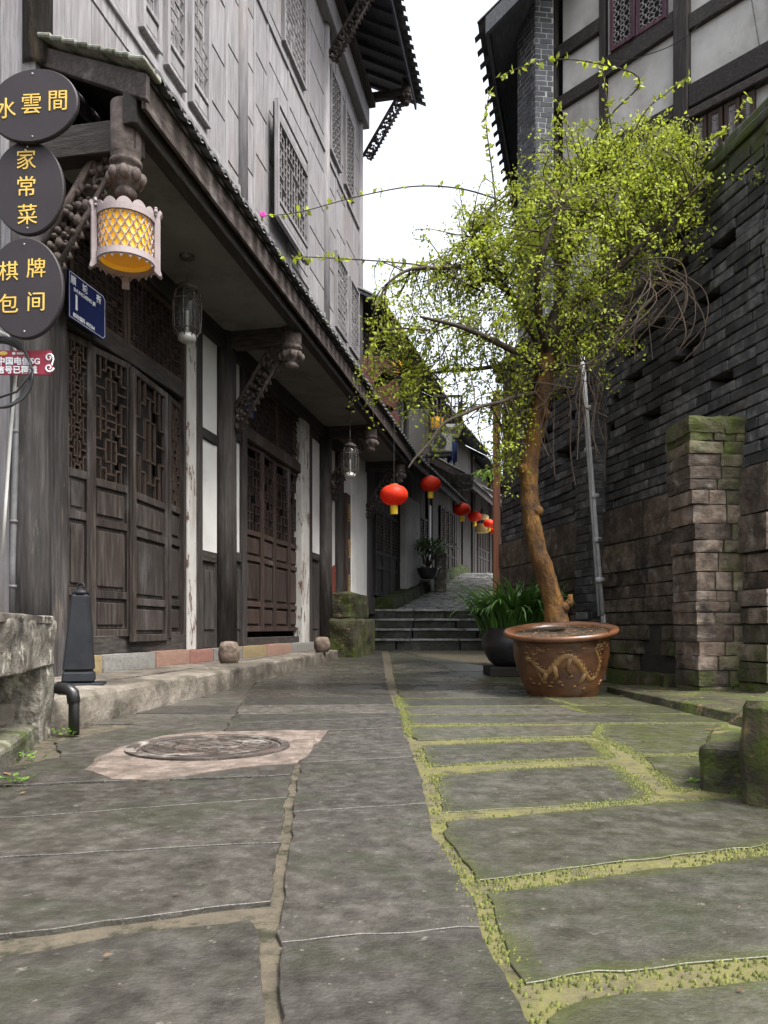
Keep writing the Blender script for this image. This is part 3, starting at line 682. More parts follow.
# near gable of the skirt roof: barge board and pale tile edges
mb = MB(); mb.hexa([rp(ES0 - .05, -.02, -.20), rp(ES0, -.02, -.20), rp(ES0, 1, -.17), rp(ES0 - .05, 1, -.17), rp(ES0 - .05, -.02, -.02), rp(ES0, -.02, -.02), rp(ES0, 1, -.02), rp(ES0 - .05, 1, -.02)])
mb.build('barge_board', fascia_m, skirt, bevel=.005)
mb = MB()
for i in range(8):
    a, b = i / 8 - .05, (i + 1) / 8 - .03
    mb.hexa([rp(ES0 - .13, a, .0 + .02), rp(ES0 + .12, a, .0 + .02), rp(ES0 + .12, b, .0), rp(ES0 - .13, b, .0), rp(ES0 - .13, a, .055), rp(ES0 + .12, a, .075), rp(ES0 + .12, b, .055), rp(ES0 - .13, b, .035)])
mb.build('verge_tiles', tile_pale, skirt, bevel=.01)
# soffit panels, cross beams, lintel
PS = [.12, fs(224), fs(323.5), HL - .12]              # ground floor frame lines
SOF = 4.17
for a, b in zip([.05] + PS[1:], PS[1:] + [HL]):
    mb = MB(); mb.box(NF, a + .08, b - .08, .02, OV - .12, SOF, SOF + .02); mb.build('soffit', soffit_m, th)
for s in PS:
    mb = MB(); mb.box(NF, s - .075, s + .075, -.05, OV - .14, SOF - .20, SOF + .03); mb.build('cross_beam', brown_x, th, bevel=.008)
mb = MB(); mb.box(NF, -.02, HL, OV - .2, OV - .09, EAVE_Z - .31, EAVE_Z - .08); mb.build('eave_beam', brown_h, th, bevel=.006)
mb = MB(); mb.box(NF, .2, HL, -.12, .06, 3.96, 4.28); mb.build('lintel', brown_h, th, bevel=.006)

# ground floor: sill stones, posts, panels, doors
mb_list = []
s = fs(72); ci = ['ochre', 'grey', 'pink', 'red', 'grey', 'ochre', 'pink', 'grey', 'grey', 'pink', 'red', 'grey']; i = 0
while s < fs(346):
    e = min(fs(346), s + [.28, .95, .75, .62, .9, .9, 1.1][i % 7])
    mb = MB(); rough_block(mb, hexq(NF, s + .004, e - .004, -.2, .11, .17, .337 + random.uniform(-.006, .004)), 4, .006, 7)
    mb.build('sill_stone', sill_m[[0, 1, 2, 3][i % 4] if i < 4 else {'ochre': 0, 'grey': 1, 'pink': 2, 'red': 3}[ci[i % 12]]], th); s = e; i += 1
# corner column and its square neighbour
sC = .2
mb = MB(); mb.tube([NF.p(sC, .02, z) for z in (0.17, 1.2, 2.5, 4.3)], [.15, .145, .14, .135], 20); mb.build('corner_column', greyd_v, th, smooth=True)
s0 = fs(51.5, .04); mb = MB(); mb.box(NF, s0, fs(67.5, .04), -.12, .04, .17, 4.2); mb.build('post', greyd_v, th, bevel=.012)
def upright(nm, m_, a, b, z0, z1, d0=-.1, d1=.03, bv=.006):
    mb = MB(); mb.box(NF, fs(a, d1), fs(b, d1), d0, d1, z0, z1); return mb.build(nm, m_, th, bevel=bv)
upright('door_sill', brown_h, 67.5, 187, .337, .50, -.12, .03)
upright('post', peel, 188, 196.5, .33, 3.97, -.1, .05); upright('post', brown_v, 197, 203, .33, 3.97, -.1, .04)
def bay(a, b, z0, z1, m_, nm, d=-.01): return upright(nm, m_, a, b, z0, z1, -.1, d, .004)
def white_bay(a, b, z3=3.97):
    zm = pxz((a + b) / 2, 437); zl = pxz((a + b) / 2, 557)
    bay(a, b, zm + .06, z3, plaster, 'plaster_panel'); bay(a, b, zl + .06, zm - .06, plaster, 'plaster_panel')
    bay(a, b, .337, zl - .06, brown_v, 'wood_panel'); upright('inset_panel', brown_v, a + (b - a) * .16, b - (b - a) * .16, .55, zl - .16, -.05, .005, .006)
    upright('rail', brown_h, a, b, zm - .06, zm + .06, -.1, .02); upright('rail', brown_h, a, b, zl - .06, zl + .06, -.1, .02)
white_bay(203, 217); 
mb = MB(); mb.tube([NF.p(fs(224), .0, z) for z in (.3, 2, 4.2)], [.165, .155, .15], 16); mb.build('post', brown_v, th, smooth=True)
white_bay(231, 243); upright('post', brown_v, 243, 247.5, .337, 3.97, -.1, .04)
upright('post', peel, 302, 309.5, .33, 3.97, -.1, .05); upright('post', brown_v, 309.5, 312.5, .33, 3.97, -.1, .04)
white_bay(312.5, 319.5)
mb = MB(); mb.tube([NF.p(fs(323.5), .0, z) for z in (.3, 2, 4.2)], [.165, .155, .15], 16); mb.build('post', brown_v, th, smooth=True)
upright('plaster_panel', plaster, 327, 338.5, .4, 3.0, -.12, -.03); upright('plaster_panel', plaster, 327, 344, 3.16, 3.95, -.12, -.03)
upright('rail', brown_h, 325, 345, 3.0, 3.16, -.1, .02); upright('post', brown_v, 338.5, 344, .3, 3.97, -.1, .04)
upright('plaster_panel', plaster, 344, 367, .9, 3.97, -.12, -.03)
mb = MB(); rr = fs(359.5); mb.box(NF, fs(352, .12), fs(367, .12), -.12, .12, 1.22, 4.2); mb.build('white_pillar', plaster, th, bevel=.02)
# faded red painting low on the white panel
mb = MB(); c = NF.p(fs(333.5, -.02), -.024, 0)
zs = [(0, .78), (.16, .8), (.24, 1.0), (.2, 1.2), (.27, 1.4), (.22, 1.62), (.1, 1.78), (-.05, 1.74), (-.16, 1.6), (-.2, 1.3), (-.16, 1.05), (-.1, .85)]
mb.prism([c + NF.u * a * 1.1 + Vector((0, 0, z)) for a, z in zs], NF.n * .006); mb.build('red_painting', terr, th)

def leaf_door(fr, s0, s1, d0, d1, zb, zl, zt, fm, lm, kind):
    """one leaf turned slightly about its hinge: from (s0,d0) to (s1,d1)"""
    a, b = fr.p(s0, d0, 0), fr.p(s1, d1, 0); f2 = Frame(a, b - a); L_ = (b - a).length; st = .062
    mb = MB()
    mb.box(f2, .004, st, -.03, .018, zb, zt); mb.box(f2, L_ - st, L_ - .004, -.03, .018, zb, zt)
    cuts = [zb, zb + .40, zb + .40 + (zl - zb - .40 - .36), zl, zt]
    rails = [(zb, zb + .07), (zb + .34, zb + .41), (zl - .40, zl - .33), (zl - .05, zl + .02), (zt - .06, zt)]
    for r0, r1 in rails: mb.box(f2, st, L_ - st, -.028, .014, r0, r1)
    o = mb.build('door_leaf', fm, th, bevel=.005)
    for (q0, q1) in ((rails[0][1], rails[1][0]), (rails[1][1], rails[2][0]), (rails[2][1], rails[3][0])):
        p = MB(); p.box(f2, st, L_ - st, -.026, -.012, q0, q1); p.box(f2, st + .035, L_ - st - .035, -.012, .004, q0 + .035, q1 - .035); p.build('door_panel', fm, o, bevel=.01)
    l = MB(); lattice(l, f2, st, L_ - st, -.018, .004, rails[3][1], rails[4][0], kind, .017); l.build('lattice', lm, o)
    k = MB(); k.box(f2, st * .5, L_ - st * .5, -.15, -.14, zl, zt); k.build('shade_sheet', dark_in, o)  # dark sheet standing for the unlit room behind the leaf
# door by the corner: four folding leaves, the middle pair swung out a little
leaf_door(NF, fs(68), fs(91), -.05, -.0, .50, 1.88, 3.02, door_v, lat_brown, 'step')
leaf_door(NF, fs(93), fs(130.5, .05), -.03, .05, .49, 1.86, 3.02, door_v, lat_brown, 'step')
leaf_door(NF, fs(132, .10), fs(164), .10, .03, .44, 1.82, 2.98, door_v, lat_brown, 'step')
leaf_door(NF, fs(165.5), fs(184.5), .03, -.04, .46, 1.84, 2.98, door_v, lat_brown, 'step')
upright('door_frame', door_v, 184.5, 188, .337, 3.97, -.1, .03)
upright('door_head', brown_h, 67.5, 185, 3.04, 3.2, -.12, .04)
window(th, NF, fs(69), fs(126), 3.2, 3.95, -.0, 'grid', lat_brown, lat_red, fw=.05, nm='transom'); window(th, NF, fs(127), fs(184), 3.2, 3.95, -.0, 'grid', lat_brown, lat_red, fw=.05, nm='transom')
# second door
cuts = [fs(248) + (fs(302) - fs(248)) * i / 4 for i in range(5)]
for i in range(4): leaf_door(NF, cuts[i] + .01, cuts[i + 1] - .004, -.06 + .03 * (i % 2), -.06 + .03 * ((i + 1) % 2), .52, 1.88, 3.06, doorr_v, lat_red, 'maze')
upright('door_head', doorr_v, 247.5, 302, 3.07, 3.22, -.12, .03); upright('door_sill', brown_h, 247.5, 302, .337, .44, -.12, .0)
cm = (cuts[0] + cuts[4]) / 2
window(th, NF, cuts[0], cm, 3.22, 3.95, -.02, 'grid', doorr_v, lat_red, fw=.05, nm='transom'); window(th, NF, cm, cuts[4], 3.22, 3.95, -.02, 'grid', doorr_v, lat_red, fw=.05, nm='transom')

# carved brackets and hanging posts
def scroll(mb, c, r, fr_u, fr_v, turns=1.3, rad=.02, n=18, flip=1):
    pts = []; rs = []
    for i in range(n):
        t = i / (n - 1); a = flip * turns * 2 * math.pi * t; q = r * (1 - .8 * t)
        pts.append(c + fr_u * (q * math.cos(a)) + fr_v * (q * math.sin(a))); rs.append(rad * (1 - .4 * t))
    mb.tube(pts, rs, 6)
def bracket(par, fr, s, z0, z1, d1, m_, wdt=.085, seed=0, nm='carved_bracket'):
    rr = random.Random(seed); a = fr.p(s, .1, z0); b = fr.p(s, d1, z1); ax = (b - a); L_ = ax.length; ax.normalize(); v = fr.u.cross(ax).normalized()
    if v.z > 0: v = -v
    mb = MB()
    mb.bar(a + v * -.10, b + v * -.10, .06, .04, up=v); mb.bar(a + v * .10, b + v * .08, .05, .035, up=v)
    n = int(L_ / .085)
    for i in range(n):                                  # leaves, petals and curls
        t = (i + .5) / n; p = a + ax * (t * L_)
        for q in (-.055, 0.0, .055):
            for sd_ in (-1, 1):
                if rr.random() < .86: mb.ball(p + v * (q + rr.uniform(-.012, .012)) + fr.u * sd_ * .018 + ax * rr.uniform(-.03, .03), rr.uniform(.022, .036), 6, 4, None, (1, 1, rr.uniform(.7, 1.4)))
        if i % 3 == 1: scroll(mb, p + v * .035, .062, ax, v, 1.2, .017, 14, 1 if i % 2 else -1)
        mb.tube([p + v * .10, p + v * .14 + ax * .03, p + v * .10 + ax * .06], [.012, .022, .008], 5)
    scroll(mb, b - ax * .08 - v * .0, .10, -ax, -v, 1.4, .024, 18)
    scroll(mb, a + ax * .06 + v * .03, .075, ax, v, 1.4, .022, 18)
    return mb.build(nm, m_, par, smooth=True)
def pendant(par, c, top, bot, m_, r=.125, nm='hanging_post'):
    h = top - bot
    prof = [(r * .30, bot), (r * .62, bot + .015), (r * .72, bot + .05), (r * .6, bot + .075), (r * .55, bot + .085), (r * .95, bot + .11), (r * 1.08, bot + .16), (r * .98, bot + .2), (r * .8, bot + .215), (r * .95, bot + .23), (r * 1.08, bot + .245), (r * 1.05, bot + .27), (r * .86, bot + .28), (r * .98, bot + .31), (r * 1.0, bot + .33), (r * .98, top)]
    mb = MB(); mb.lathe((c.x, c.y, 0), prof, 20)
    for k in range(8):
        a = k * math.pi / 4 + .2; mb.ball((c.x + r * 1.0 * math.cos(a), c.y + r * 1.0 * math.sin(a), bot + .155), .04, 6, 5, None, (1, 1, 1.25))
    return mb.build(nm, m_, par, smooth=True)
PD = .86
pendant(th, NF.p(.10, PD, 0), 4.32, 3.64, carve, .108); pendant(th, NF.p(PS[1], PD, 0), 4.2, 3.68, carve, .125)
pendant(th, NF.p(PS[2], PD, 0), 4.2, 3.70, carve, .12); pendant(th, NF.p(PS[3], PD, 0), 4.2, 3.70, carve, .12)
bracket(th, NF, .14, 3.1, 4.02, .72, carve, seed=1); bracket(th, NF, PS[1], 3.0, 4.0, .74, carve_d, seed=2)
bracket(th, NF, PS[2], 3.0, 4.0, .74, carve_d, seed=3); bracket(th, NF, PS[3], 3.0, 4.0, .74, carve_d, seed=4)
# little side bracket of the corner, turned to the end wall
# main roof: frieze, soffit boards, tiles, brackets
UEZ, UOV, RL = 12.52, 1.12, HL + .75
def rq(s, t, dz=0): return NF.p(s, -2.6 + (UOV + 2.6) * (1 - t), UEZ + 1.9 * t + dz)
mb = MB(); mb.hexa([rq(-.6, 0, -.05), rq(RL, 0, -.05), rq(RL, 1, -.05), rq(-.6, 1, -.05), rq(-.6, 0, 0), rq(RL, 0, 0), rq(RL, 1, 0), rq(-.6, 1, 0)])
def rq2(s, t, dz=0): return NF.p(s, -2.6 - 3.4 * t, UEZ + 1.9 - 1.9 * t + dz)
mb.hexa([rq2(-.6, 0, -.05), rq2(RL, 0, -.05), rq2(RL, 1, -.05), rq2(-.6, 1, -.05), rq2(-.6, 0, 0), rq2(RL, 0, 0), rq2(RL, 1, 0), rq2(-.6, 1, 0)])
mr = mb.build('main_roof', slate_w, th)
mb = MB(); tiles(mb, rq, -.5, RL, -.03, 1.0, .25, .09, 3); mb.build('roof_tiles', tile_m, mr)
mb = MB(); mb.box(NF, -.6, RL, UOV - .06, UOV - .02, UEZ - .2, UEZ - .02); mb.build('fascia', slate_w, mr)
mb = MB(); s = -.4
while s < RL: mb.hexa([rq(s, .02, -.13), rq(s + .08, .02, -.13), rq(s + .08, .5, -.13), rq(s, .5, -.13), rq(s, .02, -.05), rq(s + .08, .02, -.05), rq(s + .08, .5, -.05), rq(s, .5, -.05)]); s += .42
mb.build('rafters_planks', slate_w, mr)
mb = MB(); mb.box(NF, S0, HL + .05, -.1, .16, 11.55, 12.0); mb.build('frieze', grey_h, th, bevel=.01)
mb = MB(); mb.box(NF, 0, HL + .05, -.12, .30, 12.0, 12.12); mb.build('cornice_board', brown_h, th, bevel=.01)
mb = MB(); mb.prism([NF.p(HL - .02, .1, 12.1), NF.p(HL - .02, -2.6, 14.2), NF.p(HL - .02, -5.4, 12.1)], NF.u * .04); mb.prism([NF.p(.02, .1, 12.1), NF.p(.02, -2.6, 14.2), NF.p(.02, -5.4, 12.1)], NF.u * .04); mb.build('gable_planks', grey_v, th)
for i, s in enumerate((fs(242), fs(326), HL + .02)):
    bracket(th, NF, s, 10.9, 12.1, .86, carve_d, seed=5 + i); pendant(th, NF.p(s, .98, 0), 12.5, 11.95, carve_d, .11)
    mb = MB(); mb.box(NF, s - .06, s + .06, 0, 1.0, 12.14, 12.3); mb.build('cross_beam', brown_x, th)

# ================================================================== brick wall along the other side
WF = Frame((4.04 - .2 * 5.75, 5.75, 0), (-.2, 1, 0), (-1, -.2, 0))    # s from the near corner, d outward into the lane
WL, WH, CRS = 5.9, 4.36, .094
wall = thing('brick_wall', WF.p(0, 0, 0), 'high dark grey brick wall with gaps of missing bricks beside the potted tree', 'wall')
rw = random.Random(5)
def moss_w(s, z): return max(0, 1.15 - z / .55) + (0.9 * sm(WH - .5, WH - .05, z) if s < 1.2 else 0)
def batter(z): return -.0 - .012 * z
def bricks(mb, fr, s0, s1, z0, z1, ln=.33, hole=None, jut=.008, dep=.13, gap=.011, dfun=None, m=None):
    r = 0; z = z0
    while z < z1 - .02:
        s = s0 - (ln * .5 if r % 2 else 0) - rw.uniform(0, .06)
        while s < s1:
            L_ = ln * rw.choice((.55, 1, 1, 1, .9)); a, b = max(s, s0), min(s + L_, s1); s += L_
            if b - a < .05 or (hole and hole(r, (a + b) / 2, z)): continue
            j = rw.uniform(-jut, jut) + (dfun(z) if dfun else 0)
            tl = rw.uniform(-.004, .004)
            g = gap / 2
            q = [fr.p(a + g, -dep, z + g), fr.p(b - g, -dep, z + g), fr.p(b - g, j + tl, z + g), fr.p(a + g, j - tl, z + g),
                 fr.p(a + g, -dep, z + CRS - g), fr.p(b - g, -dep, z + CRS - g), fr.p(b - g, j + tl, z + CRS - g + rw.uniform(-.003, .001)), fr.p(a + g, j - tl, z + CRS - g + rw.uniform(-.003, .001))]
            mb.hexa(q, rw.random() ** 1.3, moss=(m or moss_w)((a + b) / 2, z))
        z += CRS; r += 1
def hole(r, s, z):
    if z > WH - .25 or z < 1.9: return False
    if s < .62 or s > 5.2: return False
    k = int((s + .17 * (r % 2)) / .36)
    return z > 2.3 and ((r % 4 in (0, 1)) and (k + r // 4) % 3 == 0 and rw.random() < .9)
mb = MB(); bricks(mb, WF, 0.02, WL, 1.83, WH, hole=hole, dfun=batter, dep=.2, jut=.011)
ENDF = Frame(WF.p(0, -.02, 0), (1, .05, 0), (.05, -1, 0))             # the short face turned to the camera
bricks(mb, ENDF, 0, 4.0, 0, WH, dfun=lambda z: .004 - .008 * z)
mb.build('bricks', brick_m, wall, bevel=.006)
mb = MB(); mb.box(WF, .15, WL, -.60, -.02, -.1, 1.83); mb.box(WF, .15, WL, -.60, -.24, 1.8, WH - .01); mb.box(ENDF, .15, 4.0, -.60, -.13, -.1, WH - .01); mb.build('wall_core', mortar_d, wall)
# lower courses: squared stones
mb = MB(); z = -.05
for zi, hh in enumerate((.2, .16, .14, .15, .13, .14, .13, .15, .30, .38)):
    s = .0
    while s < WL:
        L_ = rw.uniform(.22, .5) if zi < 8 else rw.uniform(.7, 1.3)
        if not (zi in (1, 2, 3) and 1.3 < s + L_ / 2 < 1.85): rough_block(mb, hexq(WF, s + .006, min(s + L_, WL) - .006, -.2, rw.uniform(-.01, .03) + (.02 if zi < 3 else 0), z + .006, z + hh - .006), 4, .012, 7, rw.random() * .8, moss=moss_w(s, z) * .9)
        s += L_
    z += hh
mb.build('footing_stones', brick_b, wall)
# capping stones along the top
mb = MB()
for k, (dz, pr) in enumerate(((0, .02), (.085, .05), (.17, .03))):
    s = -.02
    while s < WL: 
        L_ = rw.uniform(.5, .8); rough_block(mb, hexq(WF, s + .004, s + L_ - .004, -.5, pr + batter(WH) - .02 , WH + dz, WH + dz + .08), 3, .008, 8, moss=1.0); s += L_
    s = -.0
    while s < 3.6:
        L_ = rw.uniform(.5, .8); rough_block(mb, hexq(ENDF, s + .004, s + L_ - .004, -.5, pr - .02, WH + dz, WH + dz + .08), 3, .008, 8, moss=1.0); s += L_
mb.build('capping', brick_m, wall)
# brick pilaster by the pipe
mb = MB(); PF = Frame(WF.p(2.62, 0, 0), WF.u, WF.n)
bricks(mb, PF, 0, .42, 0, 3.9, ln=.3, dfun=lambda z: .14, dep=.0); mb.box(PF, .01, .41, -.1, .125, 0, 3.88); mb.build('pilaster_bricks', brick_m, wall, bevel=.006)

# the rough pier leaning on the wall
pier = thing('stone_pier', WF.p(.35, .2, 0), 'rough brown stone pier with mossy top built against the brick wall', 'pier')
mb = MB(); z = 0.02; PH = 2.10
sA = Frame(P(701, 700, 6.05).xy.to_3d(), (1, .10, 0), (.10, -1, 0))   # face to the camera: s to the wall side
while z < PH:
    hh = rw.choice((.085, .1, .115, .13, .15)); lean = -.10 * (z / PH) ** .9
    wid = .42 - lean * .9; s = lean + rw.uniform(-.012, .012)
    e_ = lean + wid
    while s < e_ - .03:
        L_ = rw.uniform(.14, .34); b = min(s + L_, e_)
        if e_ - b < .08: b = e_
        t_ = rw.random(); mo_ = (.8 * sm(PH - .3, PH - .05, z) + max(0, 1 - z / .22) + (.5 if b > e_ - .05 else 0))
        rough_block(mb, hexq(sA, s + .003, b - .003, -.40, rw.uniform(-.012, .012), z + .002, z + hh - .002), 4, .012, 9, t_, moss=mo_)
        s = b
    z += hh
for s, w_ in ((-.11, .30), (.19, .28)): rough_block(mb, hexq(sA, s, s + w_, -.4, .02, PH + .0, PH + .13), 5, .03, 6, .3, moss=.9)
mb.build('pier_stones', brick_b, pier)
mb = MB(); mb.hexa([sA.p(.03, -.38, 0), sA.p(.40, -.38, 0), sA.p(.40, -.02, 0), sA.p(.03, -.02, 0), sA.p(-.05, -.38, PH), sA.p(.38, -.38, PH), sA.p(.38, -.02, PH), sA.p(-.05, -.02, PH)]); mb.build('pier_core', mortar_d, pier)

# mossy blocks at the wall foot
def stone_thing(name, q, m_, label, cat, cuts=6, amp=.03, fs_=5, group=None, **k):
    mb = MB(); rough_block(mb, q, cuts * 2, amp * 1.3, fs_, .5, **k); o = mb.build(name, m_, None, smooth=False); return tag(o, label, cat, group)
A = Frame((0, 0, 0), (1, .35, 0), (.35, -1, 0))
def blk(px0, yb, w_, dp, h0, h1, yaw):
    c = G(px0, yb); u = Vector((math.cos(yaw), math.sin(yaw), 0)); n = Vector((-math.sin(yaw), math.cos(yaw), 0))
    return [c + u * 0 + Vector((0, 0, h0)), c + u * w_ + Vector((0, 0, h0)), c + u * w_ + n * dp + Vector((0, 0, h0)), c + n * dp + Vector((0, 0, h0)),
            c + u * 0 + Vector((0, 0, h1)), c + u * w_ + Vector((0, 0, h1)), c + u * w_ + n * dp + Vector((0, 0, h1)), c + n * dp + Vector((0, 0, h1))]
stone_thing('mossy_block', blk(697, 790, .9, .5, -.05, .165, R(-28)), mossy, 'low dark mossy stone block forming the lower step beside the wall', 'stone block', amp=.02, fs_=7)
stone_thing('mossy_block', blk(738, 806, .9, .62, -.05, .345, R(-34)), mossy, 'taller ochre stained mossy block rising behind the low step', 'stone block', amp=.025, fs_=7)
stone_thing('mossy_block', blk(664, 694, .24, .2, -.02, .17, R(-8)), mossy, 'small square green stone wedged under the pier', 'stone block', amp=.012)
stone_thing('wall_foot_ledge', [Vector(v) for v in ((1.95, 6.9, -.05), (2.05, 4.3, -.05), (3.1, 4.3, -.05), (2.95, 6.9, -.05), (1.97, 6.9, .05), (2.12, 4.3, .07), (3.1, 4.3, .11), (2.95, 6.9, .09))], mossy, 'long low moss covered stone ledge along the foot of the brick wall', 'stone ledge', 10, .025, 3)
# chunk of the near wall beside the column, with a hollow
sw = thing('stone_block_wall', (-1.7, 3.9, 0), 'massive weathered stone block with a hollowed arch beside the corner column', 'stone wall')
def bw(s, d, z): return Vector((-1.79, 4.16, 0)) + Vector((.25, -1.0, 0)).normalized() * s + Vector((-1, -.25, 0)).normalized() * d + Vector((0, 0, z))
mb = MB()
class BWF: p = staticmethod(lambda s, d, z: bw(s, d, z)); u = Vector((.25, -1, 0)).normalized(); n = Vector((-1, -.25, 0)).normalized()
rough_block(mb, hexq(BWF, 0, .30, 0, .6, -.05, .40), 16, .022, 6, .5, moss=.2)
rough_block(mb, hexq(BWF, -.02, 1.2, -.015, .66, .37, .61), 22, .022, 6, .55, moss=.0); rough_block(mb, hexq(BWF, 1.2, 2.4, -.01, .66, .38, .61), 18, .022, 6, .5, moss=.0)
rough_block(mb, hexq(BWF, .30, 2.3, .24, .7, .08, .40), 8, .03, 6, .35, moss=.3)
rough_block(mb, hexq(BWF, .28, 2.3, .0, .6, -.05, .10), 8, .025, 6, .4, moss=.9)
mb.build('block_stones', rough_stone, sw, smooth=False)
mb = MB(); rough_block(mb, hexq(BWF, -.03, 2.3, -.02, .67, .59, .632), 16, .018, 9, .7); mb.build('top_slab', rough_stone, sw, smooth=False)
# pedestal stones at the far end of the ledge
q0 = NF.p(fs(345.5, .35), .35, 0)
stone_thing('pedestal_stone', hexq(NF, fs(343.5, .3), fs(343.5, .3) + 1.5, -.25, .45, .74, 1.23), mossy, 'squared dark stone block carrying the white pillar at the house end', 'stone block', 8, .03, 4)
stone_thing('pedestal_stone', hexq(NF, fs(344, .4), fs(344, .4) + 1.7, -.25, .62, -.05, .735), mossy, 'bulky rough boulder under the white pillar beside the steps', 'stone block', 8, .04, 2.6)
for px, py, r, lab in ((229, 664, .115, 'small round stone drum on the ledge between the two timber doors'), (322, 652, .13, 'small round stone drum on the ledge past the second door')):
    c = G(px, py, .19); mb = MB(); mb.lathe((c.x, c.y, .186), [(r * .7, 0), (r * .95, .05), (r, .12), (r * .93, .18), (r * .72, .235), (r * .3, .245), (0, .245)], 18)
    tag(mb.build('stone_drum', brick_b, None, smooth=True), lab, 'stone')

# ================================================================== street furniture by the near door
bl = thing('bollard', G(78, 686, .19), 'black tapering iron bollard with a ring on top standing on the stone ledge', 'bollard')
b0 = G(79, 686, .19); BF = Frame(b0, (.97, .25, 0), (.25, -.97, 0))
def taper(mb, fr, w0, w1, z0, z1, sh=0): mb.hexa([fr.p(-w0, -w0, z0), fr.p(w0, -w0, z0), fr.p(w0, w0, z0), fr.p(-w0, w0, z0), fr.p(-w1 + sh, -w1, z1), fr.p(w1 + sh, -w1, z1), fr.p(w1 + sh, w1, z1), fr.p(-w1 + sh, w1, z1)])
mb = MB(); taper(mb, BF, .098, .092, .025, .10); taper(mb, BF, .092, .055, .10, .60, .012); mb.build('shaft', black_p, bl, bevel=.014)
mb = MB(); mb.hexa(hexq(BF, -.15, .16, -.13, .13, .0, .024)); mb.build('base_plate', black_p, bl, bevel=.006)
mb = MB(); c = BF.p(.012, 0, .60); mb.lathe(c, [(.055, 0), (.05, .02), (.025, .035), (.0, .038)], 12); mb.tube([c + Vector((.022 * math.cos(a), 0, .05 + .024 * math.sin(a))) for a in np.linspace(-.6, 3.74, 10)], .008, 6); mb.build('top_ring', black_p, bl, smooth=True)
c = G(74, 735); mb = MB()
mb.tube([Vector((c.x - .45, c.y + .12, .245)), Vector((c.x - .06, c.y + .02, .245)), Vector((c.x - .02, c.y + .01, .238)), Vector((c.x, c.y, .215)), Vector((c.x, c.y, .0))], .028, 12)
mb.tube([Vector((c.x - .09, c.y + .03, .245)), Vector((c.x - .03, c.y + .012, .243)), Vector((c.x - .008, c.y, .225)), Vector((c.x, c.y, .17))], .034, 12)
tag(mb.build('drain_pipe', black_pl, None, smooth=True), 'short black plastic drain pipe with an elbow dropping down the ledge', 'pipe')
# manhole: cover with its ring, in a concrete apron
ap = [(85, 770), (98, 757), (128, 745), (160, 737), (190, 733.5), (250, 732), (329, 731), (318, 743), (303, 758), (296, 764), (240, 768), (190, 776), (150, 781), (110, 780)]
mb = MB(); pts = []
for (x0, y0), (x1, y1) in zip(ap, ap[1:] + ap[:1]):
    a, b = G(x0, y0), G(x1, y1); k = max(1, int((b - a).length / .05))
    for j in range(k):
        p = a.lerp(b, j / k); pts.append(p + Vector((nz3(p, 7) * .02 + nz3(p, 22) * .007, nz3(p + Vector((4, 4, 4)), 7) * .03 + nz3(p + Vector((4, 4, 4)), 22) * .01, 0)))
cc = sum(pts, Vector()) / len(pts)
n = len(pts); rings = [[p + Vector((0, 0, -.02)) for p in pts], [p + Vector((0, 0, .004)) for p in pts], [p + (cc - p) * .06 + Vector((0, 0, .011)) for p in pts], [p + (cc - p) * .3 + Vector((0, 0, .013)) for p in pts]]
vs = [v for r_ in rings for v in r_]; fs_ = [(k * n + i, k * n + (i + 1) % n, (k + 1) * n + (i + 1) % n, (k + 1) * n + i) for k in range(3) for i in range(n)] + [tuple(range(3 * n, 4 * n))]
mb.add(vs, fs_, .5); mb.t = [.34] * n + [.40] * n + [.46] * n + [.5]; tag(mb.build('concrete_apron', concrete), kind='structure')
mc = G(209, 746.5, .016); mc.z = 0
man = thing('manhole_cover', mc, 'round rusty iron manhole cover set in a pinkish concrete patch', 'manhole cover')
mb = MB(); mb.lathe(mc, [(.375, .008), (.375, .022), (.335, .022), (.33, .010), (.33, .004)], 56); mb.build('ring_frame', iron, man)
mb = MB(); mb.lathe(mc, [(.322, .004), (.322, .016), (.31, .019), (.0, .019)], 56)
for i in range(-7, 8):
    for j in range(-7, 8):
        if (i * i + j * j) < 46 and (i + j) % 2 == 0: mb.box(W, mc.x + i * .041 - .014, mc.x + i * .041 + .014, mc.y + j * .041 - .006, mc.y + j * .041 + .006, .0185, .0225)
for r_ in (.295, .16): mb.lathe(mc, [(r_ + .006, .018), (r_ + .006, .023), (r_ - .006, .023), (r_ - .006, .018)], 48)
mb.build('lid_frame', iron, man)

# ================================================================== signs on the corner
def oval(px, py, Z, rx, rz, tilt, lines, label, yaw=0):
    c = P(px, py, Z); rt = Vector((math.cos(yaw), math.sin(yaw), 0)); up = Vector((0, 0, 1)); nn = Vector((math.sin(yaw), -math.cos(yaw), 0))
    o = thing('oval_sign', c, label, 'sign', 'oval shop signs stacked on the house corner')
    ct, st = math.cos(tilt), math.sin(tilt); n = 56; mb = MB()
    def ring(k, dz): return [c + (rt * (rx * k * math.cos(a) * ct - rz * k * math.sin(a) * st) + up * (rx * k * math.cos(a) * st + rz * k * math.sin(a) * ct)) + nn * dz for a in [2 * math.pi * i / n for i in range(n)]]
    vs = ring(.97, -.02) + ring(1, -.012) + ring(1, .012) + ring(.975, .02)
    mb.add(vs, [(k * n + i, k * n + (i + 1) % n, (k + 1) * n + (i + 1) % n, (k + 1) * n + i) for k in range(3) for i in range(n)] + [tuple(range(n)), tuple(range(3 * n, 4 * n))], .5)
    mb.build('board', oval_m, o)
    for body, dx, dz, size in lines: letters(body, size, c + rt * dx + up * dz + nn * .021, rt, up, gold, o, .003, 'character', 0)
    mb = MB(); mb.ball(c + nn * .02 + up * rz * .86, .006, 6, 4); mb.ball(c + nn * .02 - up * rz * .86, .006, 6, 4); mb.build('nail_dot', pale_metal, o)
    return o
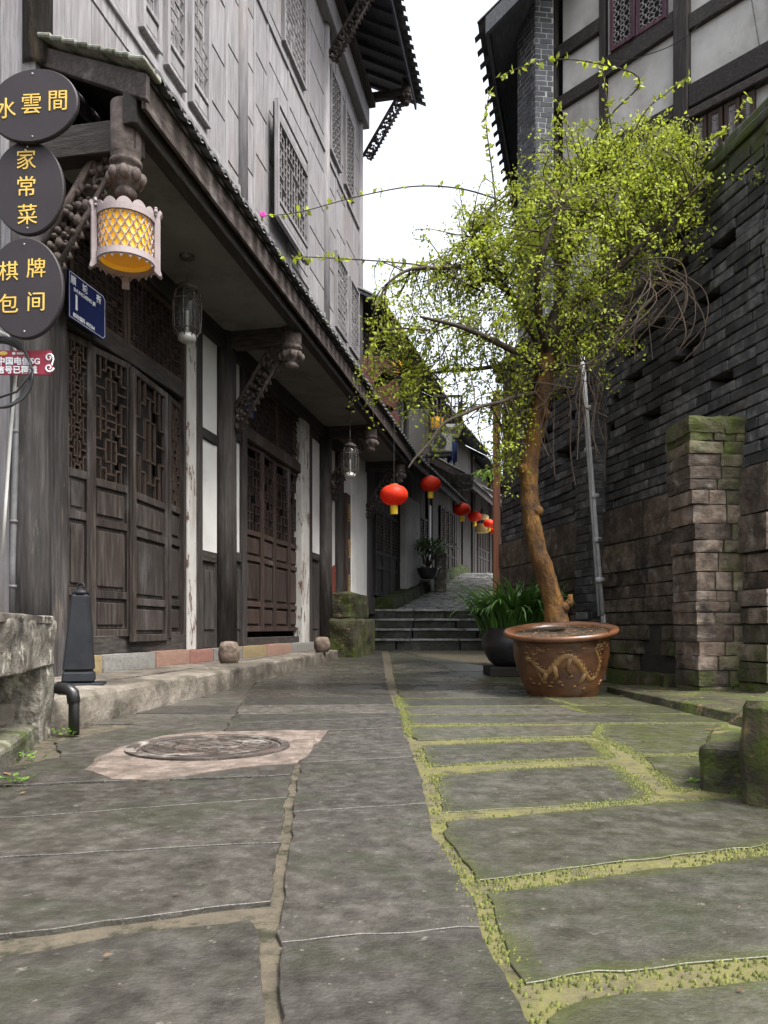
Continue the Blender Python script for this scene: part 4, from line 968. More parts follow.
u_ = 5.25 / F
oval(34, 107, 5.2, 46 * u_, 36 * u_, R(8), [('水', -27 * u_, -2 * u_, .15), ('雲', -1 * u_, 1 * u_, .15), ('間', 26 * u_, 3 * u_, .15)], 'dark oval board with three gold characters in a row, topmost of the stacked signs', R(-4))
oval(29, 189, 5.25, 37 * u_, 47 * u_, R(3), [('家', -1 * u_, 28 * u_, .148), ('常', -1 * u_, 1 * u_, .148), ('菜', 0, -27 * u_, .148)], 'dark oval board with three gold characters in a column, between two other ovals', R(-4))
oval(26, 289, 5.2, 39 * u_, 50 * u_, R(2), [('棋', -16 * u_, 17 * u_, .14), ('牌', 12 * u_, 19 * u_, .14), ('包', -16 * u_, -15 * u_, .14), ('间', 12 * u_, -14 * u_, .14)], 'dark oval board with four gold characters, lowest of the stacked signs', R(-4))
# small crimson notice
c = P(16, 362.5, 5.3); cr_ = thing('notice_plate', c, 'small crimson plate with white characters and a curled end under the oval signs', 'sign')
u_ = 5.3 / F; rt = Vector((1, 0, 0)); up = Vector((0, 0, 1)); nn = Vector((0, -1, 0))
mb = MB(); mb.prism([c + rt * (a * u_) + up * (b * u_) for a, b in ((-36, -12), (34, -12), (37, -9), (37, -3), (34, 0), (36, 6), (35, 12), (-36, 12))], Vector((0, .012, 0))); mb.build('board', crim, cr_)
letters('中国电信5G', 8.2 * u_, c + rt * 3 * u_ + up * 1.4 * u_ + nn * .004, rt, up, white_l, cr_, .002, 'lettering', .0016)
letters('信号已覆盖', 8.2 * u_, c + rt * 1 * u_ - up * 7.3 * u_ + nn * .004, rt, up, white_l, cr_, .002, 'lettering', .0016)
mb = MB()
for zc, rr_ in ((4.5, 4.2), (-5.5, 4.6)): scroll(mb, c + rt * 33.5 * u_ + up * zc * u_ + nn * .006, rr_ * u_, rt, up, 1.25, .007, 18, 1 if zc > 0 else -1)
mb.tube([c + rt * 35 * u_ + up * 8 * u_ + nn * .006, c + rt * 38 * u_ + up * 3 * u_ + nn * .006, c + rt * 36 * u_ - up * 3 * u_ + nn * .006], .006, 6)
mb.build('curl', white_l, cr_); mb = MB(); mb.ball(c - rt * 12.5 * u_ + up * 9 * u_ + nn * .003, 2.2 * u_, 10, 6, None, (2, .2, 1)); mb.build('emblem', gold, cr_)
mb = MB(); mb.box(W, c.x + 1 * u_, c.x + 11 * u_, c.y - .004, c.y, c.z + 8 * u_, c.z + 9.8 * u_); mb.ball(c - rt * 2 * u_ + up * 8.9 * u_ + nn * .003, 1.4 * u_, 8, 5, None, (1.3, .2, 1)); mb.build('small_print', white_l, cr_)
# navy house number plate parallel to the facade
s0, s1, dd = fs(68.5, .14), fs(105.5, .14), .14
hn = thing('house_number_plate', NF.p(s0, dd, 3.2), 'navy blue street number plate with white characters beside the near door', 'sign')
zt, zb = 3.40, 3.02
mb = MB(); ch = .035
outl = [(s0, zb), (s1 - ch, zb), (s1, zb + ch), (s1, zt - ch), (s1 - ch, zt), (s0, zt)]
mb.prism([NF.p(a, dd, z) for a, z in outl], -NF.n * .012); mb.build('plate', blue_m, hn)
mb = MB(); ins = [(s0 + .012, zb + .012), (s1 - ch - .004, zb + .012), (s1 - .012, zb + ch + .004), (s1 - .012, zt - ch - .004), (s1 - ch - .004, zt - .012), (s0 + .012, zt - .012)]
for (a, z), (b, y) in zip(ins, ins[1:] + ins[:1]): mb.bar(NF.p(a, dd + .001, z), NF.p(b, dd + .001, y), .005, .003)
mb.build('border', white_l, hn)
n_ = NF.n; wq = s1 - s0
for ch_, t in (('顺', .12), ('城', .42), ('街', .80)): letters(ch_, .075, NF.p(s0 + wq * t, dd + .001, zt - .065), NF.u, (0, 0, 1), white_l, hn, .001, 'character', .001)
letters('SHUNCHENG JIE', .042, NF.p(s0 + wq * .42, dd + .001, zt - .135), NF.u, (0, 0, 1), white_l, hn, .001, 'lettering', .0006)
letters('1', .16, NF.p(s0 + wq * .20, dd + .001, zt - .225), NF.u, (0, 0, 1), white_l, hn, .001, 'number', .005)
letters('邮政编码 402264', .042, NF.p(s0 + wq * .40, dd + .001, zb + .045), NF.u, (0, 0, 1), white_l, hn, .001, 'lettering', .0006)
# tiny blue tile over the second door
mb = MB(); s = fs(249, .07); mb.box(NF, s, s + .20, .045, .057, 3.36, 3.60); t_ = tag(mb.build('number_tile', mat('cobalt_tile', [(.01, .035, .20), (.015, .05, .27)], rough=(.3, .4), bump=0)), 'tiny blue number tile high at the edge of the second door', 'sign')
# wooden plaque with gold characters
s = fs(348.5, .05); pl = thing('wooden_plaque', NF.p(s, .1, 1.2), 'narrow dark wooden plaque with faded gold characters by the white pillar', 'plaque')
mb = MB(); mb.box(NF, s - .30, s + .30, .0, .09, 1.05, 3.25); mb.build('board', doorr_v, pl, bevel=.02)
for ch_, z in (('聚', 2.85), ('贤', 2.15), ('居', 1.45)): letters(ch_, .42, NF.p(s, .092, z), NF.u, (0, 0, 1), mat('faded_gold', [(.22, .14, .05), (.33, .22, .08)], bump=.2), pl, .004, 'character', .004)

# cable coil, cable and pipe on the corner
c = P(8, 375, 5.35); mb = MB()
for k in range(4): mb.tube([c + Vector(((.2 + .012 * k) * math.cos(a) - .04, -.02 * k + .02 * math.sin(3 * a + k), (.22 + .01 * k) * math.sin(a))) for a in np.linspace(0, 6.28, 30)], .009, 6)
mb.tube([c + Vector((.16, -.09, .12)), c + Vector((.22, -.1, 0)), c + Vector((.1, -.08, -.14)), c + Vector((-.12, -.05, -.2))], .008, 6)
tag(mb.build('cable_coil', black_pl, None, smooth=True), 'loose coil of black cable hanging behind the crimson plate', 'cable')
mb = MB(); mb.tube([P(-4, 330, 5.4), P(8, 336, 5.4), P(15, 350, 5.4), P(16, 372, 5.42), P(11, 430, 5.46), P(6, 500, 5.46), P(2, 560, 5.48)], .012, 6)
tag(mb.build('cable', cream, None, smooth=True), 'cream cable running down the planks beside the corner column', 'cable')
mb = MB(); mb.tube([P(16.5, 388, 5.5), P(15, 470, 5.5), P(12.5, 560, 5.5), P(12, 612, 5.5)], .022, 8)
for y in (430, 520, 585): mb.tube([P(15 - (y - 430) * .014, y, 5.5), P(15 - (y - 430) * .014, y + 3, 5.5)], .028, 8)
tag(mb.build('conduit_pipe', conduit_d, None, smooth=True), 'worn grey conduit pipe rising beside the corner column', 'pipe')

# ================================================================== lamps
c = NF.p(.10, PD, 0); c = Vector((c.x, c.y, 3.16))
cl = thing('corner_lamp', c, 'drum shaped amber lamp with pale fish scale fretwork under the corner eave', 'lamp')
Rr = .20; mb = MB(); mb.lathe(c, [(Rr * .96, .06), (Rr * .96, .42), (Rr * .93, .42), (Rr * .93, .06), (Rr * .96, .06)], 40); mb.build('shade', amber, cl, smooth=True, fix=False)
mb = MB(); mb.lathe(c, [(0, .10), (Rr * .94, .10), (Rr * .94, .106), (0, .106)], 32); mb.build('bottom_panel', amber_in, cl)
mb = MB()
for z0, z1, r0, r1 in ((.40, .455, 1.0, 1.09), (.02, .075, 1.0, 1.09)):
    mb = MB(); mb.lathe(c, [(Rr * r0, z0), (Rr * r1, z0), (Rr * r1, z1), (Rr * r0, z1), (Rr * r0, z0)], 40); mb.build('ring', lamp_wood, cl)
mb = MB(); NS, ROWS = 22, 5                              # fish scales
for j in range(ROWS + 1):
    for i in range(NS):
        a0 = 2 * math.pi * (i + .5 * (j % 2)) / NS; pts = []
        for k in range(7):
            t = k / 6; a = a0 + 2 * math.pi / NS * t; z = .07 + .34 * (j + .9 - .95 * math.sin(math.pi * t)) / (ROWS + .6)
            if z > .41: z = .41
            pts.append(c + Vector((Rr * 1.0 * math.cos(a), Rr * 1.0 * math.sin(a), z)))
        mb.tube(pts, .0062, 4, cap=False)
mb.build('scale_lattice', lamp_wood, cl)
for k in range(3):
    a = R((11, -153, 109)[k]); d_ = Vector((math.cos(a), math.sin(a), 0)); tq = Vector((-math.sin(a), math.cos(a), 0)); mb = MB()
    b_ = c + d_ * Rr * 1.1
    mb.prism([b_ + d_ * x + Vector((0, 0, z)) - tq * .028 for x, z in ((-.012, -.03), (.03, -.075), (.045, -.06), (.03, .0), (.03, .46), (.048, .50), (.03, .53), (-.012, .47))], tq * .056)
    mb.build('post', lamp_wood, cl, bevel=.004)
    mb = MB(); p = b_ + Vector((0, 0, .50))
    for q in range(14): mb.ball(p + tq * random.uniform(-.05, .05) + Vector((0, 0, random.uniform(-.03, .035))), random.uniform(.010, .018), 6, 4)
    scroll(mb, p + Vector((0, 0, .02)), .035, tq, Vector((0, 0, 1)), 1.2, .012, 12); mb.build('crest', lamp_wood, cl, smooth=True)
mb = MB(); vs = []; n = 120                            # cusped crest standing on the upper ring
for i in range(n):
    a = 2 * math.pi * i / n; t = (i % 10) / 10; h = .456 + .05 * max(0, math.sin(math.pi * t)) ** .7; d_ = Vector((math.cos(a), math.sin(a), 0))
    vs += [c + d_ * Rr * 1.03 + Vector((0, 0, .45)), c + d_ * Rr * 1.03 + Vector((0, 0, h)), c + d_ * Rr * 1.08 + Vector((0, 0, h)), c + d_ * Rr * 1.08 + Vector((0, 0, .45))]
mb.add(vs, [(4 * i + k, 4 * i + (k + 1) % 4, 4 * ((i + 1) % n) + (k + 1) % 4, 4 * ((i + 1) % n) + k) for i in range(n) for k in range(4)], .5); mb.build('cusp_edging', lamp_wood, cl)
mb = MB(); pts = []
for i in range(161):
    a = 2 * math.pi * i / 160; q = 20 * a; pts.append(c + Vector((math.cos(a + .05 * math.sin(q)), math.sin(a + .05 * math.sin(q)), 0)) * Rr * 1.03 + Vector((0, 0, .004 + .016 * math.cos(q))))
mb.tube(pts, .006, 4, .5); mb.build('scroll_edging', lamp_wood, cl)
mb = MB(); mb.tube([c + Vector((0, 0, .44)), c + Vector((0, 0, .56))], .014, 6); mb.bar(c + Vector((-Rr, 0, .43)), c + Vector((Rr, 0, .43)), .02); mb.bar(c + Vector((0, -Rr, .43)), c + Vector((0, Rr, .43)), .02); mb.build('hanger', black_p, cl)
cl.scale = (.95, .95, .8)
# glass lanterns hung from the soffit
def glass_lantern(c, top, label):
    c = Vector(c); o = thing('glass_lantern', c, label, 'lantern', 'glass lanterns under the skirt roof')
    mb = MB(); mb.lathe(c, [(.055, .05), (.10, .09), (.118, .2), (.122, .34), (.11, .44), (.07, .5)], 20); mb.build('glass', glass(), o, smooth=True)
    mb = MB()
    for k in range(8):
        a = k * math.pi / 4; pts = [c + Vector((r * math.cos(a), r * math.sin(a), z)) for r, z in ((.08, .04), (.13, .10), (.14, .22), (.14, .36), (.125, .46), (.07, .52))]; mb.tube(pts, .006, 5)
    for z, r in ((.10, .132), (.38, .142)): mb.lathe(c, [(r, z), (r + .008, z + .006), (r, z + .012), (r - .006, z + .006), (r, z)], 24)
    mb.build('wire_frame', iron, o)
    mb = MB(); mb.lathe(c, [(.03, .49), (.11, .50), (.10, .535), (.05, .565), (.02, .58), (0, .585)], 20); mb.build('cap', iron, o, smooth=True)
    mb = MB(); mb.lathe(c, [(0, -.005), (.06, .0), (.085, .02), (.088, .06), (.06, .085), (0, .09)], 20); mb.build('bottom_cup', pale_metal, o, smooth=True)
    mb = MB(); mb.tube([c + Vector((0, 0, .1)), c + Vector((0, 0, .30))], .02, 8); mb.build('bulb_holder', pale_metal, o)
    mb = MB(); mb.tube([c + Vector((0, 0, .57)), Vector((c.x, c.y, top))], .005, 5); mb.lathe((c.x, c.y, top - .025), [(0, -.0), (.07, 0), (.075, .02), (.07, .028)], 16); mb.build('hanger', iron, o)
    return o
p = P(187, 342, 7.45); glass_lantern((p.x, p.y, p.z), 4.17, 'glass lantern with wire ribs hanging before the near door')
p = P(350, 478, 12.6); glass_lantern((p.x, p.y, p.z), 4.17, 'glass lantern with wire ribs hanging by the wooden plaque')
# red silk lanterns
def red_lantern(c, w_, top, label):
    c = Vector(c); o = thing('red_lantern', c, label, 'lantern', 'red silk lanterns hung along the eaves')
    r = w_ / 2; n = 24; prof = []; mb = MB()
    vs = []; rows = 12
    for j in range(rows + 1):
        t = math.pi * j / rows; z = -math.cos(t) * r * .76; q = max(.26 * r, r * math.sin(t) ** .85)
        for k in range(n * 2):
            a = math.pi * k / n; rr_ = q * (1 + (.045 if k % 2 else -.035)); vs.append(c + Vector((rr_ * math.cos(a), rr_ * math.sin(a), z)))
    m = n * 2; mb.add(vs, [(j * m + k, j * m + (k + 1) % m, (j + 1) * m + (k + 1) % m, (j + 1) * m + k) for j in range(rows) for k in range(m)], .5); mb.build('silk_body', redsilk, o, smooth=True)
    mb = MB()
    for z in (.76, -.80): mb.lathe(c, [(r * .0, z * r), (r * .3, z * r), (r * .3, z * r + .04 * r), (0, z * r + .04 * r)], 16)
    mb.build('rim', gold, o)
    mb = MB(); mb.lathe(c, [(r * .27, -.8 * r), (r * .30, -1.0 * r), (r * .29, -1.42 * r), (0, -1.40 * r)], 16); mb.build('tassel', yellowf, o)
    mb = MB(); mb.tube([c + Vector((0, 0, .76 * r)), Vector((c.x, c.y, top))], .006, 5); mb.build('cord', black_pl, o)
    return o
for px, py, Z, w_, lab in ((394, 495, 14.0, .49, 'largest red lantern with yellow tassel, at the end of the timber house eave'), (430.5, 484, 18.4, .48, 'red lantern hanging highest, before the second house'),
                           (462, 509.5, 23.0, .50, 'third red lantern up the lane, where the second eave ends'), (474.5, 516.5, 28.5, .50, 'fourth red lantern up the lane, just before the pale yellow lantern'),
                           (489, 523.5, 28.6, .40, 'small red lantern just past the pale yellow one up the lane'), (494.5, 531, 29.0, .33, 'smallest red lantern, close to the orange brown post')):
    p = P(px, py, Z); red_lantern(p, w_, p.z + {14.0: 1.35, 18.4: .65}.get(Z, .9), lab)
p = P(482, 522, 29.5); yl = thing('yellow_lantern', p, 'pale yellow drum lantern hanging among the far red ones', 'lantern')
mb = MB(); mb.lathe(p, [(.16, -.42), (.26, -.40), (.27, -.05), (.26, .22), (.12, .3)], 16); mb.build('drum', mat('pale_yellow_paper', [(.55, .40, .17), (.68, .52, .24)], bump=.1), yl, smooth=True)
mb = MB(); mb.lathe(p, [(.28, -.08), (.285, -.02), (.28, .04)], 16); mb.lathe(p, [(.13, .29), (.16, .32), (.05, .42), (0, .6)], 12); mb.build('rim', iron, yl)

# ================================================================== dragon pot, the tree in it, the strap leaved plant
PC = Vector((1.535, 6.62, 0)); PH_ = .60; RIM = .475
pot = thing('glazed_pot', PC, 'big brown glazed pot with a tan dragon relief standing on the wet stones', 'pot')
prof = [(.27, 0), (.285, .01), (.30, .05), (.335, .14), (.375, .26), (.40, .38), (.405, .48), (.40, .525), (.43, .545), (.475, .56), (.482, .58), (.475, .598), (.455, .602), (.425, .592), (.395, .575), (.385, .53), (.38, .45)]
mb = MB(); mb.lathe(PC, prof[:10], 56); pb = mb.build('body', glaze, pot, smooth=True)
mb = MB(); mb.lathe(PC, prof[8:], 56); mb.build('rim', glaze_rim, pot, smooth=True)
mb = MB(); n = 30; vs = [PC + Vector((0, 0, .57))]
for j in range(1, 7):
    for k in range(n):
        a = 2 * math.pi * k / n; r = .39 * j / 6; p = PC + Vector((r * math.cos(a), r * math.sin(a), .565)); p.z += .018 * nz3(p, 14) + .014 * (1 - j / 6); vs.append(p)
fs_ = [(0, 1 + k, 1 + (k + 1) % n) for k in range(n)] + [(1 + j * n + k, 1 + j * n + (k + 1) % n, 1 + (j + 1) * n + (k + 1) % n, 1 + (j + 1) * n + k) for j in range(5) for k in range(n)]
mb.add(vs, fs_, .5); mb.build('soil', soil_m, pot, smooth=True)
def on_pot(a, z, lift=.004):
    zz = [p[1] for p in prof[:9]]; rr_ = [p[0] for p in prof[:9]]; r = float(np.interp(z, zz, rr_)) + lift
    return PC + Vector((r * math.sin(a), -r * math.cos(a), z))
mb = MB()                                                # dragon: a winding body, legs, head, clouds
body = [(-.88, .40), (-.72, .33), (-.55, .30), (-.38, .36), (-.22, .42), (-.05, .43), (.12, .37), (.28, .28), (.45, .22), (.60, .25), (.66, .34), (.58, .42), (.52, .47), (.62, .50), (.74, .48)]
pts = []
for i in range(len(body) - 1):
    for k in range(5):
        t = k / 5; p0, p1, p2, p3 = (body[max(0, i - 1)], body[i], body[i + 1], body[min(len(body) - 1, i + 2)])
        cr = lambda q: .5 * (2 * p1[q] + (p2[q] - p0[q]) * t + (2 * p0[q] - 5 * p1[q] + 4 * p2[q] - p3[q]) * t * t + (3 * p1[q] - p0[q] - 3 * p2[q] + p3[q]) * t ** 3)
        pts.append((cr(0) , cr(1)))
m = len(pts); mb.tube([on_pot(a, z, -.008 - .018 * math.sin(math.pi * min(1, (i / m) * 1.15 + .12))) for i, (a, z) in enumerate(pts)], [.014 + .026 * math.sin(math.pi * min(1, (i / m) * 1.15 + .12)) for i in range(m)], 10)
for i in range(3, m - 4, 2):
    a, z = pts[i]; mb.tube([on_pot(a, z + .026, .006), on_pot(a + .03, z + .045, .004)], [.008, .002], 4)
for (a0, z0), (a1, z1), (a2, z2) in (((-.55, .30), (-.62, .23), (-.75, .20)), ((-.05, .42), (-.12, .33), (-.02, .27)), ((.28, .28), (.2, .2), (.08, .18)), ((-.38, .36), (-.34, .27), (-.44, .22))):
    mb.tube([on_pot(a0, z0, -.008), on_pot(a1, z1, -.006), on_pot(a2, z2, -.003)], [.026, .019, .011], 8)
    for q in (-.07, 0, .07): mb.tube([on_pot(a2, z2), on_pot(a2 + q - .03, z2 - .028)], [.007, .003], 4)
mb.ball(on_pot(-.92, .40, -.018), .044, 10, 6, None, (1.2, .8, .8)); mb.ball(on_pot(-1.0, .385, -.01), .027, 8, 6)
for q in range(7): mb.tube([on_pot(-.86, .40, 0), on_pot(-.80 + .02 * q, .44 - .035 * q, .002), on_pot(-.72 + .02 * q, .46 - .05 * q, 0)], [.009, .008, .002], 5)
for q in (.44, .465): mb.tube([on_pot(-.9, .42), on_pot(-.84, q), on_pot(-.76, q + .012)], [.008, .006, .002], 5)
rr = random.Random(3)
for i in range(34):
    a, z = rr.uniform(-1.1, 1.0), rr.choice((rr.uniform(.12, .22), rr.uniform(.44, .5)))
    w_ = rr.uniform(.04, .09); mb.tube([on_pot(a - w_, z, .001), on_pot(a, z + .012, .002), on_pot(a + w_, z, .001)], [.003, .011, .003], 5)
mb.build('dragon_relief', dragon_m, pot, smooth=True)
mb = MB()
for i in range(90):
    a, r = rr.uniform(0, 6.28), .37 * math.sqrt(rr.random()); p = PC + Vector((r * math.cos(a), r * math.sin(a), .585)); q = rr.uniform(.012, .026); g = rr.uniform(0, 6.28); u = Vector((math.cos(g), math.sin(g), rr.uniform(-.3, .3))) * q; v = Vector((-math.sin(g), math.cos(g), rr.uniform(-.3, .3))) * q * .55
    mb.add([p - u, p + v, p + u, p - v], [(0, 1, 2, 3)], rr.random())
o = mb.build('fallen_leaves', litter_m, pot, fix=False); o['kind'] = 'stuff'
pot.rotation_euler = (R(7.5), R(-3.5), 0); pot.location.z = -.03
# the pot leans a little toward the lane on its uneven slabs

TB = PC + Vector((-.10, .0, .56))
tree = thing('potted_tree', TB, 'leafy crooked tree with orange lichened trunk growing from the dragon pot', 'tree')
ZT = 6.6
def T(px, py, dz=0): return P(px, py, ZT + dz)
trunk = [(557, 622, 0), (552, 596, 0), (545, 572, -.02), (537, 548, -.03), (532, 522, -.03), (530, 496, 0), (529, 470, .02), (532, 446, .03), (537, 420, .02), (542, 396, 0), (545, 374, 0), (549, 350, .0)]
def spline(pts, k=4):
    out = []
    for i in range(len(pts) - 1):
        p0, p1, p2, p3 = pts[max(0, i - 1)], pts[i], pts[i + 1], pts[min(len(pts) - 1, i + 2)]
        for j in range(k):
            t = j / k; out.append(.5 * (2 * p1 + (p2 - p0) * t + (2 * p0 - 5 * p1 + 4 * p2 - p3) * t * t + (3 * p1 - p0 - 3 * p2 + p3) * t ** 3))
    out.append(pts[-1]); return out
tp = spline([T(*q) for q in trunk], 5)
mb = MB(); m = len(tp)
rad = [.084 - .014 * i / m + .022 * math.exp(-i / 4) + .009 * nz3((i * .45, 3, 1)) for i in range(m)]
n = 14; vs = []
for i in range(m):
    for k in range(n):
        a = 2 * math.pi * k / n; p = tp[i]; q = 1 + .16 * nz3((math.cos(a) * 2, math.sin(a) * 2, i * .22)) + .1 * nz3((math.cos(a) * 5, math.sin(a) * 5, i * .5))
        vs.append(p + Vector((rad[i] * q * math.cos(a), rad[i] * q * math.sin(a), 0)))
mb.add(vs, [(i * n + k, i * n + (k + 1) % n, (i + 1) * n + (k + 1) % n, (i + 1) * n + k) for i in range(m - 1) for k in range(n)], .5)
for q, dx in ((3, .07), (30, -.06), (41, .05), (22, .05)): mb.ball(tp[min(q, m - 1)] + Vector((dx, -.04, 0)), .05, 8, 6, .5)
mb.tube([tp[2], tp[3] + Vector((.13, -.03, .05)), tp[4] + Vector((.14, -.03, .06))], [.06, .035, .02], 7, .5)
tk = mb.build('trunk', bark, tree, smooth=True)
limbs = [
    [(547, 362, 0), (562, 330, -.1), (590, 295, -.15), (628, 258, -.2), (664, 222, -.25), (700, 182, -.3)],
    [(549, 352, 0), (556, 310, .1), (570, 260, .15), (585, 215, .2), (598, 175, .2)],
    [(546, 362, 0), (530, 325, .1), (505, 290, .1), (485, 262, .0), (470, 238, 0)],
    [(545, 374, 0), (520, 352, -.3), (490, 338, -.5), (455, 325, -.6), (420, 318, -.7)],
    [(543, 392, 0), (515, 398, -.3), (482, 408, -.5), (450, 425, -.7), (420, 452, -.8), (408, 470, -.85)],
    [(545, 378, 0), (505, 366, .2), (470, 372, .3), (440, 372, .3), (405, 372, .2)],
    [(549, 352, 0), (580, 340, .1), (610, 322, .0), (640, 290, -.2), (668, 262, -.3)],
    [(548, 356, 0), (540, 318, -.3), (538, 280, -.5), (548, 240, -.6), (560, 205, -.6)],
    [(600, 288, -.15), (630, 230, .1), (655, 190, .1), (690, 165, 0), (722, 150, -.1)],
    [(545, 372, 0), (528, 390, .3), (510, 420, .4), (505, 455, .4)],
    [(505, 290, .1), (470, 268, -.2), (440, 268, -.4), (410, 270, -.5), (385, 285, -.6)],
]
LN = []                                                  # limb nodes: position, radius
mb = MB()
for li, l in enumerate(limbs):
    pts = spline([T(*q) for q in l], 5)
    pts = [p + Vector((nz3(p, 3), nz3(p + Vector((9, 1, 2)), 3), nz3(p + Vector((2, 8, 4)), 3))) * .035 * min(1, i / 4) for i, p in enumerate(pts)]
    r0 = (.055, .045, .035, .028, .013, .018, .03, .035, .018, .02, .018)[li]; rs = [r0 * (1 - i / len(pts)) ** .8 + .006 for i in range(len(pts))]
    mb.tube(pts, rs, 7)
    for p in pts[3:]: LN.append(p)
br = mb.build('branch_needles', limb_m, tk, smooth=True); br.name = 'branches'
LNa = np.array([tuple(p) for p in LN])
blobs = [  # crown volume: centre in the picture, half sizes, depth, weight, upward tendency
    (610, 215, 110, 62, .75, 34), (545, 265, 95, 68, .75, 25), (640, 170, 75, 50, .5, 22), (480, 300, 80, 60, .7, 17), (420, 325, 62, 55, .6, 11),
    (392, 370, 34, 60, .45, 5), (440, 400, 50, 45, .5, 5), (520, 350, 70, 55, .6, 11), (600, 320, 45, 45, .5, 7), (505, 430, 30, 60, .4, 8), (480, 250, 60, 50, .5, 9), (570, 360, 40, 40, .4, 3), (690, 175, 30, 35, .3, 4), (600, 155, 60, 45, .5, 10), (655, 150, 45, 35, .4, 7), (555, 190, 50, 50, .5, 8), (505, 235, 40, 50, .4, 6)]
wts = np.array([b[5] for b in blobs], float); wts /= wts.sum()
NTW = 1150; leafv = []; leaff = []; leaft = []
tw = MB(); rt_ = np.random.default_rng(11)
def add_leaf(p, d, size, t):
    d = d / (np.linalg.norm(d) + 1e-9); r_ = rt_.normal(size=3); s_ = np.cross(d, r_); s_ /= np.linalg.norm(s_) + 1e-9; nn = np.cross(d, s_)
    L_ = size; w_ = size * .30; o = len(leafv)
    leafv.extend([p, p + d * L_ * .45 + s_ * w_ + nn * w_ * .3, p + d * L_, p + d * L_ * .45 - s_ * w_ + nn * w_ * .3, p + d * L_ * .5])
    leaff.extend([(o, o + 1, o + 4), (o + 1, o + 2, o + 4), (o + 2, o + 3, o + 4), (o + 3, o, o + 4)]); leaft.extend([t] * 4)
for i in range(NTW):
    b = blobs[rt_.choice(len(blobs), p=wts)]
    while True:
        q = rt_.uniform(-1, 1, 3)
        if (q ** 2).sum() < 1: break
    tgt = np.array(tuple(T(b[0] + q[0] * b[2], b[1] + q[1] * b[3], q[2] * b[4])))
    wallx = 4.04 - .2 * tgt[1] - .05
    if tgt[0] > wallx and tgt[2] < WH + .3: continue
    dist = ((LNa - tgt) ** 2).sum(1); st = LNa[np.argmin(dist + rt_.uniform(0, .12, len(LNa)))]
    d = tgt - st; L_ = np.linalg.norm(d)
    if L_ < .12: tgt = tgt + rt_.normal(size=3) * .2; d = tgt - st; L_ = np.linalg.norm(d)
    if L_ > 1.5: continue
    side = rt_.normal(size=3) * .16 * L_; dr = rt_.uniform(-.05, .22)
    k = 7; pts = []
    for j in range(k):
        t = j / (k - 1); p = st + d * t + side * math.sin(math.pi * t) + np.array((0, 0, dr * L_ * math.sin(math.pi * t * .9)))
        pts.append(p)
    e = pts[-1] - pts[-2]; e /= np.linalg.norm(e) + 1e-9
    for j in range(2): pts.append(pts[-1] + (e * .8 + np.array((0, 0, -.25 * (j + 1))) + rt_.normal(size=3) * .3) * .07)
    tw.tube([Vector(p) for p in pts], [.0045 * (1 - j / len(pts)) + .0015 for j in range(len(pts))], 4, cap=False)
    tone = rt_.uniform(.15, 1)
    nl = int(rt_.integers(24, 42))
    for q in range(nl):
        t = rt_.uniform(.25, 1) * (len(pts) - 1.01); j = int(t); p = pts[j] + (pts[j + 1] - pts[j]) * (t - j)
        dd = (pts[j + 1] - pts[j]); dd /= np.linalg.norm(dd) + 1e-9
        dv = dd * .5 + rt_.normal(size=3) * .7 + np.array((0, 0, .12))
        off = rt_.normal(size=3) * .028
        add_leaf(p + off, dv, rt_.uniform(.020, .044), np.clip(tone + rt_.uniform(-.22, .22), 0, 1))
# long free whips with sparse leaves
whips = [([(540, 270, 0), (520, 215, .2), (475, 192, .3), (420, 186, .2), (360, 196, 0), (300, 212, -.2), (262, 216, -.3)], 26), ([(560, 230, .2), (600, 130, .1), (640, 82, 0), (600, 64, -.1), (545, 60, -.1), (495, 78, -.1)], 44), ([(600, 210, 0), (640, 120, -.1), (668, 92, -.1), (690, 75, -.1)], 24),
         ([(480, 290, 0), (430, 268, -.3), (390, 262, -.4), (330, 258, -.5), (280, 256, -.6)], 34), ([(500, 240, .2), (492, 170, .2), (486, 120, .2), (490, 90, .2)], 22), ([(640, 205, 0), (700, 150, -.2), (735, 120, -.3), (748, 95, -.3)], 26),
         ([(590, 200, .1), (570, 130, .1), (556, 100, .1)], 18), ([(430, 330, -.6), (385, 330, -.7), (366, 352, -.7)], 20), ([(620, 185, 0), (610, 120, .1), (602, 66, .1)], 14)]
for l, nl in whips:
    pts = [np.array(tuple(p)) for p in spline([T(*q) for q in l], 6)]
    tw.tube([Vector(p) for p in pts], [.007 * (1 - j / len(pts)) + .0025 for j in range(len(pts))], 5, cap=False)
    for q in range(int(nl * 1.7)):
        t = rt_.uniform(.2, 1) * (len(pts) - 1.01); j = int(t); p = pts[j] + (pts[j + 1] - pts[j]) * (t - j)
        add_leaf(p, rt_.normal(size=3) * .7 + np.array((0, 0, -.1)), rt_.uniform(.04, .07), rt_.uniform(.3, 1))
tw.build('twigs', twig_m, tree)
me = bpy.data.meshes.new('foliage'); me.from_pydata([tuple(Vector(v) - TB) for v in leafv], [], leaff); me.update()
a_ = me.attributes.new('tint', 'FLOAT', 'FACE'); a_.data.foreach_set('value', leaft); me.materials.append(leaf_m)
fo = bpy.data.objects.new('foliage', me); COL.objects.link(fo); fo.parent = tree
